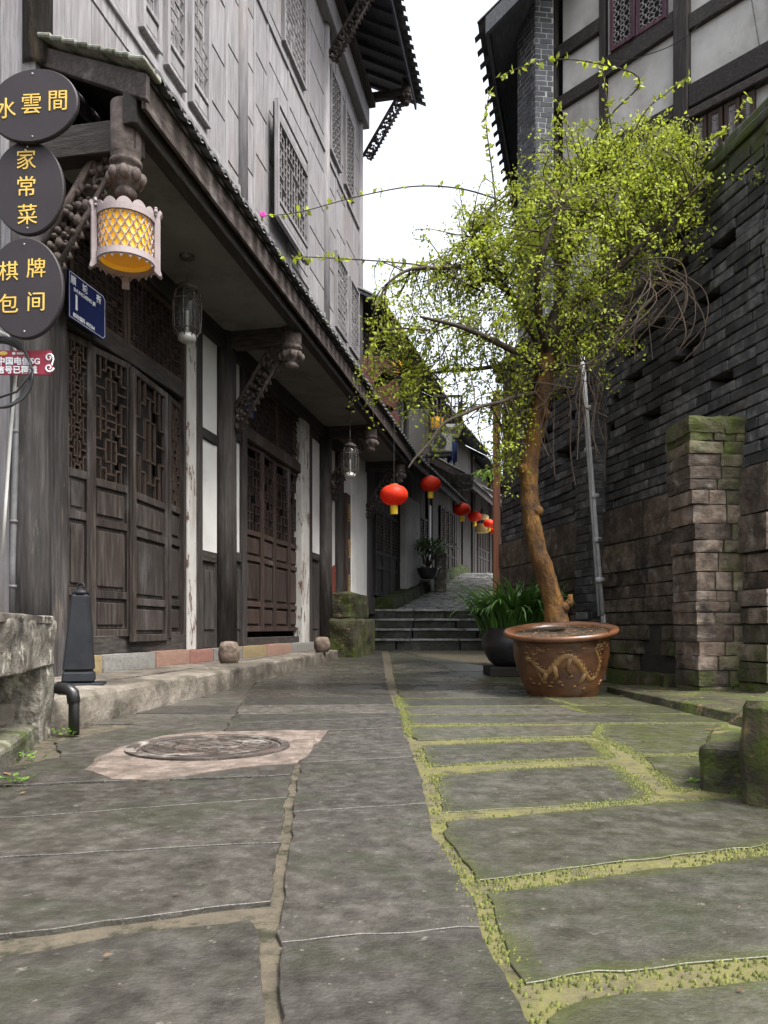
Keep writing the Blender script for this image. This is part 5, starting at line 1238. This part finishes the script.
# hanging rootlets and bare dry vines
mb = MB(); rr = random.Random(21)
for i in range(46):
    x = rr.uniform(500, 606); y = rr.uniform(345, 385); L_ = rr.uniform(20, 110); dz = rr.uniform(-.3, .35); w_ = rr.uniform(-10, 10)
    mb.tube(spline([T(x, y, dz), T(x + w_ * .5, y + L_ * .35, dz), T(x + w_ * .2 + rr.uniform(-6, 6), y + L_ * .7, dz), T(x + w_, y + L_, dz)], 3), rr.choice((.003, .004, .005)), 4, cap=False)
for i in range(36):                                       # knotted dry stems in the lap of the crown
    x = rr.uniform(520, 640); y = 400 - (x - 520) * .8 + rr.uniform(-30, 25); dz = rr.uniform(-.35, .25)
    mb.tube(spline([T(x, y, dz), T(x + rr.uniform(10, 30), y - rr.uniform(0, 30), dz + rr.uniform(-.1, .1)), T(x + rr.uniform(20, 60), y - rr.uniform(-10, 50), dz), T(x + rr.uniform(30, 80), y + rr.uniform(-60, 30), dz)], 3), rr.choice((.004, .005, .007)), 4, cap=False)
for i in range(12):
    x = rr.uniform(628, 655); y = rr.uniform(255, 285); ex = rr.uniform(600, 684); ey = rr.uniform(325, 368); b_ = rr.uniform(5, 40)
    mb.tube(spline([T(x, y, -.5), T((x + ex) / 2 + b_, (y + ey) / 2 - 20, -.55), T(ex + b_ * .7, ey - 30, -.55), T(ex, ey, -.5)], 4), [rr.choice((.003, .0045))] * 12 + [.002], 4, cap=False)
for l in ([(640, 260, -.4), (668, 258, -.5), (684, 268, -.5), (686, 300, -.5), (680, 320, -.5)], [(610, 350, -.2), (580, 366, -.3), (560, 362, -.4)], [(655, 262, -.4), (672, 290, -.5), (686, 330, -.55), (678, 352, -.5)]):
    mb.tube(spline([T(*q) for q in l], 4), .006, 5, cap=False)
mb.build('dry_vines', dry_m, tree)
mb = MB(); p = T(263, 215, -.3)
for k in range(5):
    a = k * 1.256; mb.ball(p + Vector((.014 * math.cos(a), -.01, .014 * math.sin(a))), .014, 6, 4, None, (1, .4, 1))
mb.build('flower', pink, tree)

# strap leaved plant in the dark pot
SP = Vector((1.60, 9.35, 0)); sp = thing('strap_leaf_plant', SP, 'bushy plant with long arching strap leaves in a dark pot behind the dragon pot', 'plant')
mb = MB(); mb.lathe(SP, [(.24, .10), (.33, .18), (.41, .34), (.42, .44), (.37, .54), (.38, .57), (.34, .57), (.33, .50), (0, .49)], 32); pp = mb.build('pot', darkpot, sp, smooth=True)
mb = MB(); mb.box(W, SP.x - .36, SP.x + .36, SP.y - .36, SP.y + .3, 0, .11); mb.build('pot_base', mortar_d, sp, bevel=.01)
mb = MB(); rr = random.Random(8)
for i in range(430):
    a = rr.uniform(0, 6.28); r0 = .26 * math.sqrt(rr.random()); sx = rr.choice((-.18, 0, .22)); c = SP + Vector((sx + r0 * math.cos(a), r0 * math.sin(a) * .8, .5))
    L_ = rr.uniform(.5, .98); a2 = a + rr.uniform(-.6, .6); out = Vector((math.cos(a2), math.sin(a2), 0)); arch = rr.uniform(.7, 1.7); wd = rr.uniform(.011, .021); sd_ = Vector((-out.y, out.x, 0))
    vs = []; p = c.copy(); el_ = R(rr.uniform(62, 88)); k = 8; t_ = rr.random()
    for j in range(k):
        t = j / (k - 1); w_ = wd * (1 - t ** 2.2) * (.6 + .8 * min(1, t * 4)) + .001
        ax = out * math.cos(el_) + Vector((0, 0, math.sin(el_))); nm = (ax.cross(sd_)).normalized()
        vs += [p - sd_ * w_ + nm * w_ * .35, p, p + sd_ * w_ + nm * w_ * .35]
        p = p + ax * (L_ / (k - 1)); el_ -= arch * 2.0 / (k - 1) * (.4 + t)
    mb.add(vs, [(3 * j + q, 3 * j + q + 1, 3 * j + q + 4, 3 * j + q + 3) for j in range(k - 1) for q in (0, 1)], t_)
mb.build('foliage', leaf_d, sp, smooth=True, fix=False)

# white conduit pair rising by the pilaster
mb = MB(); q = PC
mb.tube([P(603, 616, 8.05), P(595, 520, 8.0), P(588, 430, 7.95), P(582, 352, 7.9)], .024, 8); mb.tube([P(599, 616, 8.0), P(592.5, 520, 7.95), P(586, 430, 7.9), P(581, 356, 7.86)], .014, 6)
for (x, y) in ((586.5, 408), (589, 450), (594, 496), (597, 540), (600, 580)): mb.tube([P(x - 3, y, 7.95), P(x + 3.4, y, 8.0)], .03, 6)
mb.tube([P(603, 614, 8.05), P(604, 640, 8.05), P(604.3, 680, 8.05)], .024, 8)
tag(mb.build('conduit_pipe', conduit_m, None, smooth=True), 'pair of pale worn conduit pipes leaning up the brick wall behind the tree', 'pipe')
mb = MB(); pA = WF.p(WL + .06, .02, 0); mb.box(W, pA.x - .05, pA.x + .05, pA.y, pA.y + .1, 0, 4.15); tag(mb.build('wooden_post', rust_post, None, bevel=.006), 'slim orange brown post at the far end of the brick wall', 'post')
# little sprouts and fallen leaves
def sprout(c, n, r, label, m_=leaf_s):
    mb = MB()
    for i in range(n):
        a = random.uniform(0, 6.28); q = random.uniform(0, r); p = Vector(c) + Vector((q * math.cos(a), q * math.sin(a), random.uniform(.0, r * .5)))
        d = Vector((math.cos(a), math.sin(a), random.uniform(.1, .9))).normalized() * random.uniform(.012, .03); s_ = d.cross(Vector((0, 0, 1))).normalized() * d.length * .42
        mb.add([p, p + d * .5 + s_, p + d, p + d * .5 - s_], [(0, 1, 2, 3)])
    return tag(mb.build('weed_plant', m_, None, fix=False), label, 'weed')
for (px, py, z), n, r, lab in (((66, 736, 0), 30, .07, 'small green weed at the foot of the black drain pipe'), ((30, 760, 0), 26, .08, 'low weed in the joint under the hollow stone block'), ((733, 770, .05), 9, .008, 'tiny bright green weed on the low mossy block'),
                               ((711, 735, .02), 9, .008, 'tiny bright green weed on the paving by the wall ledge'), ((12, 785, 0), 24, .06, 'low weed in the paving joint beside the stone block'), ((694, 782, .0), 9, .008, 'tiny weed at the corner of the low mossy block')):
    sprout(G(px, py, z), n, r, lab)
mb = MB(); rr = random.Random(4)
for i in range(38):
    px, py = (rr.uniform(600, 720), rr.uniform(688, 760)) if i < 16 else (rr.uniform(-10, 130), rr.uniform(744, 800)) if i < 24 else (rr.uniform(100, 760), rr.uniform(720, 1000))
    if py < 640: continue
    p = G(px, py, .008); q = rr.uniform(.004, .009) if i > 23 else rr.uniform(.012, .028); g = rr.uniform(0, 6.28); u = Vector((math.cos(g), math.sin(g), rr.uniform(0, .2))) * q; v = Vector((-math.sin(g), math.cos(g), 0)) * q * .5
    mb.add([p - u, p + v + Vector((0, 0, q * .2)), p + u, p - v], [(0, 1, 2, 3)], rr.random())
tag(mb.build('fallen_leaves', litter_m, None, fix=False), 'dry fallen leaves scattered on the paving', 'leaves', None, 'stuff')

# ================================================================== the plaster house above the wall
HC = Vector((3.11, 14.0, 0)); HF = Frame(HC, (.652, -.758, 0), (-.758, -.652, 0))
hs_ = thing('plaster_house', HC, 'old half timbered house with stained white plaster rising above the brick wall', 'house')
def ht(px):
    k = (px - CX) / F; Z = (HC.x + .86 * HC.y) / (k + .86); return (HC.y - Z) / .758
def hz(px, py):
    k = (px - CX) / F; Z = (HC.x + .86 * HC.y) / (k + .86); return EYE + (HY - py) / F * Z
mb = MB(); mb.box(HF, .15, 9, -.2, -.03, 2.5, 12.8); mb.build('plaster_wall', plaster_old, hs_)
mb = MB(); mb.box(HF, .2, 9, -4, -.25, 0, 12.6); mb.build('dark_filler_body', dark_in, hs_)  # dark box filling the house behind the plaster
def hv(px, wpx, z0, z1, d=.05):
    mb = MB(); mb.box(HF, ht(px), ht(px + wpx), -.1, d, z0, z1); mb.build('post', brown_v, hs_, bevel=.015)
hv(600.5, 6.5, 3, 12.6, .06); hv(675.5, 14.5, 3, 12.6, .09); hv(779, 12, 3, 12.6, .08); hv(553, 3, 3, 12.6, .02)
def hb(px0, px1, za, zb, th_, d=.05, m_=brown_h):
    mb = MB(); mb.hexa([HF.p(ht(px0), -.1, za - th_ / 2), HF.p(ht(px1), -.1, zb - th_ / 2), HF.p(ht(px1), d, zb - th_ / 2), HF.p(ht(px0), d, za - th_ / 2), HF.p(ht(px0), -.1, za + th_ / 2), HF.p(ht(px1), -.1, zb + th_ / 2), HF.p(ht(px1), d, zb + th_ / 2), HF.p(ht(px0), d, za + th_ / 2)])
    mb.build('beam', m_, hs_, bevel=.015)
z1 = hz(578, 41); hb(553, 601, z1, z1, .26); z2 = hz(578, 93); hb(553, 601, z2, z2, .24)
z3 = hz(640, 47); hb(607, 676, z3, z3 + .05, .34); z4 = hz(645, 128); hb(607, 676, z4, z4, .22)
z5 = hz(727, 78); hb(690, 779, z5, z5, .36, .07); hb(690, 779, z5 - .32, z5 - .32, .14, .12); z6 = hz(705, 14); hb(690, 779, z6, z6, .26)
hb(601, 690, z6 + 1.6, z6 + 1.6, .25)
wz0 = hz(640, 40) + .05
window(hs_, HF, ht(612.5), ht(637), wz0, wz0 + 1.5, .08, 'flower', purple_w, lat_grey, fw=.07); window(hs_, HF, ht(638), ht(668), wz0, wz0 + 1.5, .06, 'flower', purple_w, lat_grey, fw=.07)
wz = z5 - .42; 
for a, b in ((692, 708), (709.5, 724), (726, 741), (743, 756)): window(hs_, HF, ht(a), ht(b), wz - 1.35, wz, .05, 'flower', lat_brown, lat_grey, fw=.06)
for a, b in ((612, 632), (634, 655)): window(hs_, HF, ht(a), ht(b), z4 - 1.6, z4 - .16, .05, 'maze', lat_brown, lat_grey, fw=.06)
# wires across the plaster
mb = MB(); mb.tube(spline([HF.p(ht(607), .12, hz(607, 60)), HF.p(ht(640), .14, hz(640, 62)), HF.p(ht(690), .14, hz(690, 42)), HF.p(ht(722), .14, hz(722, 2))], 5), .007, 4); mb.tube([HF.p(ht(753), .05, hz(753, 0)), HF.p(ht(761), .05, hz(761, 47))], .01, 4); mb.build('wire', black_pl, hs_)
# brick end pilaster and side wall
mb = MB(); EFr = Frame(HF.p(-.02, 0, 0), (1, .16, 0), (.16, -1, 0)); 
bs = (P(535, 100, 13.7)); BFr = Frame((bs.x, bs.y, 0), (1, .12, 0), (.12, -1, 0)); rw = random.Random(9)
bricks(mb, BFr, 0, .34, 6.0, 11.9, ln=.24, dep=.1, gap=.016, jut=.004)
SFr = Frame((bs.x, bs.y, 0), (-.45, 1, 0), (-1, -.45, 0))
bricks(mb, SFr, 0, .55, 6.0, 11.9, ln=.24, dep=.1, gap=.016, jut=.004)
mb.build('bricks', brick_g, hs_)
mb = MB(); mb.box(BFr, .012, .34, -.6, -.006, 3, 11.9); mb.box(SFr, .012, .55, -.3, -.006, 3, 11.9); mb.build('mortar_core', mortar_l, hs_)
mb = MB(); SW = Frame(HC + Vector((-.1, .6, 0)), (.27, 1, 0), (-1, .27, 0)); mb.box(SW, 0, 10, -2, 0, 0, 11.9); mb.build('side_wall', slate_w, hs_)
# roof: eave along the side, gable verge to the camera
E0, E1, RZ = Vector((1.80, 13.3, 11.15)), Vector((4.5, 23.4, 11.15)), Vector((3.7, -.75, 3.3))
def rh(s, t, dz=0):
    p = E0.lerp(E1, s / 10.45) + RZ * t; return p + Vector((0, 0, dz))
mb = MB(); mb.hexa([rh(0, 0, -.07), rh(10.45, 0, -.07), rh(10.45, 1, -.07), rh(0, 1, -.07), rh(0, 0, 0), rh(10.45, 0, 0), rh(10.45, 1, 0), rh(0, 1, 0)])
def rh2(s, t, dz=0):
    p = E0.lerp(E1, s / 10.45) + RZ + Vector((5.5, -1.1, -3.6)) * t; return p + Vector((0, 0, dz))
mb.hexa([rh2(0, 0, -.07), rh2(10.45, 0, -.07), rh2(10.45, 1, -.07), rh2(0, 1, -.07), rh2(0, 0, 0), rh2(10.45, 0, 0), rh2(10.45, 1, 0), rh2(0, 1, 0)])
rfh = mb.build('roof', slate_w, hs_)
mb = MB(); tiles(mb, rh, .1, 10.4, -.05, 1, .34, .12, 3); mb.build('roof_tiles', tile_m, rfh)
mb = MB(); mb.hexa([rh(-.06, -.01, -.32), rh(.02, -.01, -.32), rh(.02, 1, -.32), rh(-.06, 1, -.32), rh(-.06, -.01, -.03), rh(.02, -.01, -.03), rh(.02, 1, -.03), rh(-.06, 1, -.03)]); mb.box(Frame(E0, E1 - E0), .03, 10.4, -.06, -.02, -.3, -.06); mb.build('barge_board', slate_w, rfh)

# ================================================================== houses up the lane
def lane_base(y): return lane_z(y)
def row_house(label, p0, p1, zb0, eave_z, top_z, over, wm, doors, up=True, roof_over=.55, nm='lane_house'):
    a, b = Vector((*p0, 0)), Vector((*p1, 0)); fr = Frame(a, b - a); L_ = (b - a).length
    o = thing(nm, a, label, 'house', 'houses up the lane')
    mb = MB(); s = 0
    while s < L_:
        w_ = random.uniform(.22, .4); mb.box(fr, s, min(s + w_ - .008, L_), -.12, random.uniform(-.03, -.02), zb0, top_z); s += w_
    mb.build('wall_planks', wm, o); mb = MB(); mb.box(fr, .05, L_ - .05, -5, -.3, zb0 - 1, top_z); mb.build('dark_filler_body', dark_in, o)  # planks, then a dark box filling the house behind them
    mb = MB(); mb.box(fr, 0, .12, -5, .0, zb0 - 1, top_z); mb.build('end_wall', wm, o)
    k = max(2, int(L_ / 2.6)); 
    for i in range(k + 1):
        s = L_ * i / k; mb = MB(); mb.box(fr, s - .1, s + .1, -.1, .06, zb0 - .6, top_z); mb.build('post', brown_v, o)
    # skirt roof
    at = eave_z + .62
    r = lambda s, t, dz=0: fr.p(s, over * (1 - t), eave_z + (at - eave_z) * t + dz)
    mb = MB(); mb.hexa([r(-.3, 0, -.06), r(L_ + .2, 0, -.06), r(L_ + .2, 1, -.06), r(-.3, 1, -.06), r(-.3, 0), r(L_ + .2, 0), r(L_ + .2, 1), r(-.3, 1)]); sk = mb.build('skirt_roof', brown_h, o)
    mb = MB(); tiles(mb, r, -.2, L_ + .2, -.05, 1, .25, .09, 2); mb.build('roof_tiles', tile_m, sk)
    mb = MB(); mb.box(fr, -.3, L_ + .2, over - .05, over - .01, eave_z - .2, eave_z - .03); mb.hexa([r(-.34, 0, -.22), r(-.28, 0, -.22), r(-.28, 1, -.22), r(-.34, 1, -.22), r(-.34, 0, -.02), r(-.28, 0, -.02), r(-.28, 1, -.02), r(-.34, 1, -.02)]); mb.build('fascia', fascia_m, sk)
    # main roof
    q = lambda s, t, dz=0: fr.p(s, -2.4 + (roof_over + 2.4) * (1 - t), top_z - .1 + 1.7 * t + dz)
    mb = MB(); mb.hexa([q(-.5, 0, -.06), q(L_ + .3, 0, -.06), q(L_ + .3, 1, -.06), q(-.5, 1, -.06), q(-.5, 0), q(L_ + .3, 0), q(L_ + .3, 1), q(-.5, 1)])
    mb.hexa([fr.p(-.5, -2.4, top_z + 1.54), fr.p(L_ + .3, -2.4, top_z + 1.54), fr.p(L_ + .3, -5.4, top_z - .2), fr.p(-.5, -5.4, top_z - .2), fr.p(-.5, -2.4, top_z + 1.6), fr.p(L_ + .3, -2.4, top_z + 1.6), fr.p(L_ + .3, -5.4, top_z - .14), fr.p(-.5, -5.4, top_z - .14)]); rf = mb.build('roof', slate_w, o)
    mb = MB(); tiles(mb, q, -.4, L_ + .3, -.04, 1, .27, .1, 3); mb.build('roof_tiles', tile_m, rf)
    mb = MB(); mb.prism([fr.p(.02, 0, top_z - .1), fr.p(.02, -2.4, top_z + 1.5), fr.p(.02, -5, top_z - .1)], fr.u * .1); mb.build('gable_planks', wm, o)
    for s0, s1, z0, z1, kd in doors:
        if kd == 'door':
            n_ = max(1, round((s1 - s0) / .62)); e = (s1 - s0) / n_
            for i in range(n_):
                a0, a1 = s0 + e * i + .01, s0 + e * (i + 1) - .01; zm = z0 + (z1 - z0) * .48; mb = MB()
                mb.box(fr, a0, a0 + .07, -.02, .05, z0, z1); mb.box(fr, a1 - .07, a1, -.02, .05, z0, z1)
                for zz in (z0, zm - .35, zm, z1 - .08): mb.box(fr, a0 + .07, a1 - .07, -.02, .046, zz, zz + .08)
                mb.box(fr, a0 + .07, a1 - .07, -.03, .02, z0 + .08, zm)
                d_ = mb.build('door_leaf', brown_v, o); l = MB(); lattice(l, fr, a0 + .07, a1 - .07, .0, .03, zm + .08, z1 - .08, 'grid', .022); l.build('lattice', lat_brown, d_)
        elif kd == 'white':
            mb = MB(); mb.box(fr, s0, s1, -.05, .05, z0, z1); mb.build('white_post', plaster, o)
        elif kd == 'pillar':
            mb = MB(); mb.box(fr, s0, s1, -.2, .22, z0, z1); mb.build('plaster_pillar', plaster_old, o, bevel=.02)
        elif kd == 'window': window(o, fr, s0, s1, z0, z1, .06, 'maze', grey_v, lat_grey)
        elif kd == 'panel':
            mb = MB(); mb.box(fr, s0, s1, -.05, .045, z0, z1); mb.build('pale_panel', greyd_v, o)
    return o, fr, L_
H2a, H2b = (-.55, 17.05), (1.33, 23.8)
def s2(px):                                               # along the second house
    a = Vector((*H2a, 0)); u = (Vector((*H2b, 0)) - a).normalized(); k = (px - CX) / F; return (k * a.y - a.x) / (u.x - k * u.y)
o2, F2, L2 = row_house('dark timber house with plaster pillar, second along the lane behind the steps', H2a, H2b, .9, 4.42, 7.7, 1.15, far_wall,
    [(s2(374), s2(396), 1.35, 3.4, 'door'), (s2(398), s2(412.5), 1.3, 4.1, 'pillar'), (s2(414), s2(427), 1.7, 3.9, 'door'), (s2(427.5), s2(431.5), 1.7, 4.4, 'white'), (.6, 1.9, 5.6, 7.0, 'window'), (2.4, 3.7, 5.6, 7.0, 'window'), (4.2, 5.4, 5.5, 7.0, 'panel')])
row_house('dark timber house behind the hanging lanterns, third along the lane', (1.5, 24.3), (3.45, 30.2), 1.6, 5.35, 7.5, 1.05, far_wall, [(1.0, 3.4, 2.2, 4.6, 'door'), (4.4, 5.6, 2.4, 4.8, 'panel'), (1.5, 2.6, 6.1, 7.2, 'window')])
row_house('far timber house near the crest, fourth along the lane', (3.55, 30.6), (5.75, 37.4), 2.1, 5.7, 7.3, 1.1, far_wall, [(.8, 3.2, 2.7, 5.0, 'door'), (4.3, 6.3, 2.9, 5.1, 'door')])
row_house('farthest timber house closing the view at the top of the lane', (5.9, 37.8), (9.0, 46), 2.6, 6.2, 7.6, 1.2, far_wall, [(1, 4.4, 3.1, 5.2, 'door'), (5, 5.2, 3, 5.8, 'white')])
# moss bank along the second house
mb = MB(); y = 18.4
while y < 29:
    dy = random.uniform(.7, 1.3); x0, x1 = [-.55 + .2785 * (q - 17.05) + .42 for q in (y, y + dy)]
    off = -.05
    rough_block(mb, [Vector((x0 - .9, y, lane_z(y) - .3)), Vector((x0 + .12 + off, y, lane_z(y) - .3)), Vector((x1 + .12 + off, y + dy, lane_z(y) - .3)), Vector((x1 - .9, y + dy, lane_z(y) - .3)),
                     Vector((x0 - .9, y, lane_z(y) + .34)), Vector((x0 + off, y, lane_z(y) + .28)), Vector((x1 + off, y + dy, lane_z(y + dy) + .28)), Vector((x1 - .9, y + dy, lane_z(y + dy) + .3))], 5, .06, 3)
    y += dy
tag(mb.build('moss_bank', mossbank), 'mossy stone bank lining the climbing lane below the second house', 'bank')
# shrub in a pot on the bank
c = P(428, 577, 21.6); ps = thing('potted_shrub', c, 'small dark green shrub in a low dark pot on the moss bank', 'plant')
mb = MB(); mb.lathe(c, [(.18, -.05), (.25, .05), (.30, .22), (.31, .25), (.27, .25), (0, .22)], 18); mb.build('pot', darkpot, ps, smooth=True)
mb = MB(); rr = random.Random(2)
for i in range(9): mb.tube([c + Vector((0, 0, .2)), c + Vector((rr.uniform(-.2, .2), rr.uniform(-.1, .1), .6)), c + Vector((rr.uniform(-.5, .5), rr.uniform(-.3, .3), rr.uniform(.8, 1.1)))], [.02, .012, .005], 5)
mb.build('stems', twig_m, ps)
mb = MB()
for i in range(900):
    p = c + Vector((rr.gauss(0, .27), rr.gauss(0, .2), .88 + rr.gauss(0, .11))); d = Vector((rr.gauss(0, 1), rr.gauss(0, 1), rr.gauss(.2, .6))).normalized() * rr.uniform(.05, .09); s_ = d.cross(Vector((rr.gauss(0, 1), rr.gauss(0, 1), 1))).normalized() * d.length * .3
    mb.add([p, p + d * .5 + s_, p + d, p + d * .5 - s_], [(0, 1, 2, 3)], rr.random())
mb.build('foliage', leaf_d, ps, fix=False)
# low stone post on the bank
c = P(441, 582, 22.3); stone_thing('stone_stump', [c + Vector(v) for v in ((-.18, -.2, -.3), (.16, -.2, -.3), (.16, .3, -.3), (-.18, .3, -.3), (-.17, -.2, .95), (.15, -.2, .95), (.15, .3, .95), (-.17, .3, .95))], rough_stone, 'weathered upright stone stump at the corner beyond the potted shrub', 'stone', 5, .03, 4)
# signs, lamp, air conditioner, cloth, balcony basin on the second house
for (px, py, rx, rz, lab) in ((372, 372, 24, 16, 'wide reddish oval board high on the second house'), (386, 393, 14, 21, 'tall reddish oval board below the wide one on the second house'), (386, 425, 14, 20, 'lowest reddish oval board, half hidden by the skirt roof edge')):
    c = P(px, py, 16.7); u_ = 16.7 / F; mb = MB(); n = 32
    for dz in (0,): mb.prism([c + Vector((rx * u_ * math.cos(2 * math.pi * i / n), 0, rz * u_ * math.sin(2 * math.pi * i / n))) for i in range(n)], Vector((0, .05, 0)))
    tag(mb.build('oval_sign', mat('reddish_sign_board', [(.10, .038, .034), (.15, .06, .052)], bump=.1), None, bevel=.008), lab, 'sign', 'oval boards on the second house')
def drum_lamp(c, r, h, label):
    o = thing('amber_lamp', c, label, 'lamp', 'amber lamps on the second house'); mb = MB(); mb.lathe(c, [(r * .94, 0), (r * .94, h)], 20); mb.build('shade', amber, o, smooth=True, fix=False)
    mb = MB(); mb.lathe(c, [(r, -.03), (r * 1.08, -.03), (r * 1.08, .03), (r, .03)], 20)
    for k in range(6): a = k * math.pi / 3; mb.bar(c + Vector((r * math.cos(a), r * math.sin(a), 0)), c + Vector((r * math.cos(a), r * math.sin(a), h + .05)), .03)
    mb.tube([c + Vector((0, 0, h)), c + Vector((0, 0, h + .5))], .015, 5); mb.build('cage_frame', lamp_wood, o); return o
drum_lamp(P(400, 378, 17.4), .19, .34, 'amber drum lamp beside the reddish oval boards'); drum_lamp(P(437, 430, 20.8), .17, .32, 'amber drum lamp above the air conditioner')
c = P(441, 445, 21.2); ac = thing('air_conditioner', c, 'boxy white air conditioner mounted on the second house wall', 'air conditioner')
mb = MB(); mb.box(W, c.x - .28, c.x + .28, c.y - .3, c.y + .3, c.z - .24, c.z + .24); mb.build('casing', cream, ac, bevel=.02)
mb = MB(); mb.lathe((0, 0, 0), [(0.001, 0), (.18, 0), (.18, .02), (.001, .02)], 20); mb.v = [Vector((c.x + v.x - .05, c.y - .302 - v.z, c.z + v.y)) for v in mb.v]; mb.build('fan_grille', black_pl, ac)
mb = MB(); mb.box(W, c.x - .5, c.x + .3, c.y - .28, c.y - .24, c.z - .30, c.z - .26); mb.box(W, c.x - .5, c.x + .3, c.y + .24, c.y + .28, c.z - .30, c.z - .26); mb.build('bracket', black_p, ac)
c = P(419, 428, 20.2); mb = MB(); mb.box(W, c.x - .28, c.x + .26, c.y, c.y + .06, c.z - .7, c.z + .5); tag(mb.build('pale_board', soffit_m, None, bevel=.01), 'tall pale board leaning on the upper wall of the second house', 'board')
mb = MB(); c = P(452, 440, 21.8); N_ = 12; vs = []
for j in range(2):
    for i in range(N_ + 1): vs.append(c + Vector((.28 * i / N_ - .14 + .02 * math.sin(i * 1.3), .05 * math.sin(i * 1.9) * (1 + .5 * j), -.62 * j - .04 * math.sin(i * .9) * j)))
mb.add(vs, [(i, i + 1, N_ + 2 + i, N_ + 1 + i) for i in range(N_)]); o = mb.build('hanging_cloth', bluecloth, None, smooth=True); so = o.modifiers.new('s', 'SOLIDIFY'); so.thickness = .012
tag(o, 'blue cloth hung out to dry on the second house', 'cloth')
c = P(462, 482, 23.3); mb = MB(); mb.lathe(c, [(.26, -.22), (.34, -.18), (.36, .14), (.38, .18), (.33, .18), (.31, -.1), (0, -.1)], 20); tag(mb.build('stone_basin', rough_stone, None, smooth=True), 'pale round basin standing on the skirt roof end of the second house', 'basin')
c = P(446, 428, 22); bal = thing('balcony', c, 'small railed balcony jutting from the second house', 'balcony')
mb = MB(); mb.box(W, c.x - .4, c.x + .45, c.y - .3, c.y + .9, c.z - .06, c.z + .04); mb.build('floor_slab', cream, bal)
mb = MB()
for i in range(9): mb.box(W, c.x - .38 + i * .1, c.x - .35 + i * .1, c.y - .28, c.y - .25, c.z + .04, c.z + .8)
for i in range(11): mb.box(W, c.x + .41, c.x + .44, c.y - .28 + i * .11, c.y - .25 + i * .11, c.z + .04, c.z + .8)
mb.box(W, c.x - .4, c.x + .45, c.y - .3, c.y - .24, c.z + .8, c.z + .86); mb.build('railing_slats', far_wall, bal)
# fern on the far roof
c = P(488, 473, 27); mb = MB(); rr = random.Random(6)
for i in range(60):
    a = rr.uniform(0, 6.28); L_ = rr.uniform(.4, .9); d = Vector((math.cos(a), math.sin(a), .35)); p = c.copy(); s_ = Vector((-d.y, d.x, 0))
    for j in range(6):
        q = p + d * L_ / 6; w_ = .05 * (1 - j / 6.5)
        mb.add([p, p + (q - p) * .5 + s_ * w_ * 2, q, p + (q - p) * .5 - s_ * w_ * 2], [(0, 1, 2, 3)]); p = q; d.z -= .22
tag(mb.build('roof_fern', leaf_s, None, fix=False), 'green fern growing on the roof edge of the third house', 'fern')
print('objects', len(bpy.data.objects), 'leaves', len(leaff) // 4)
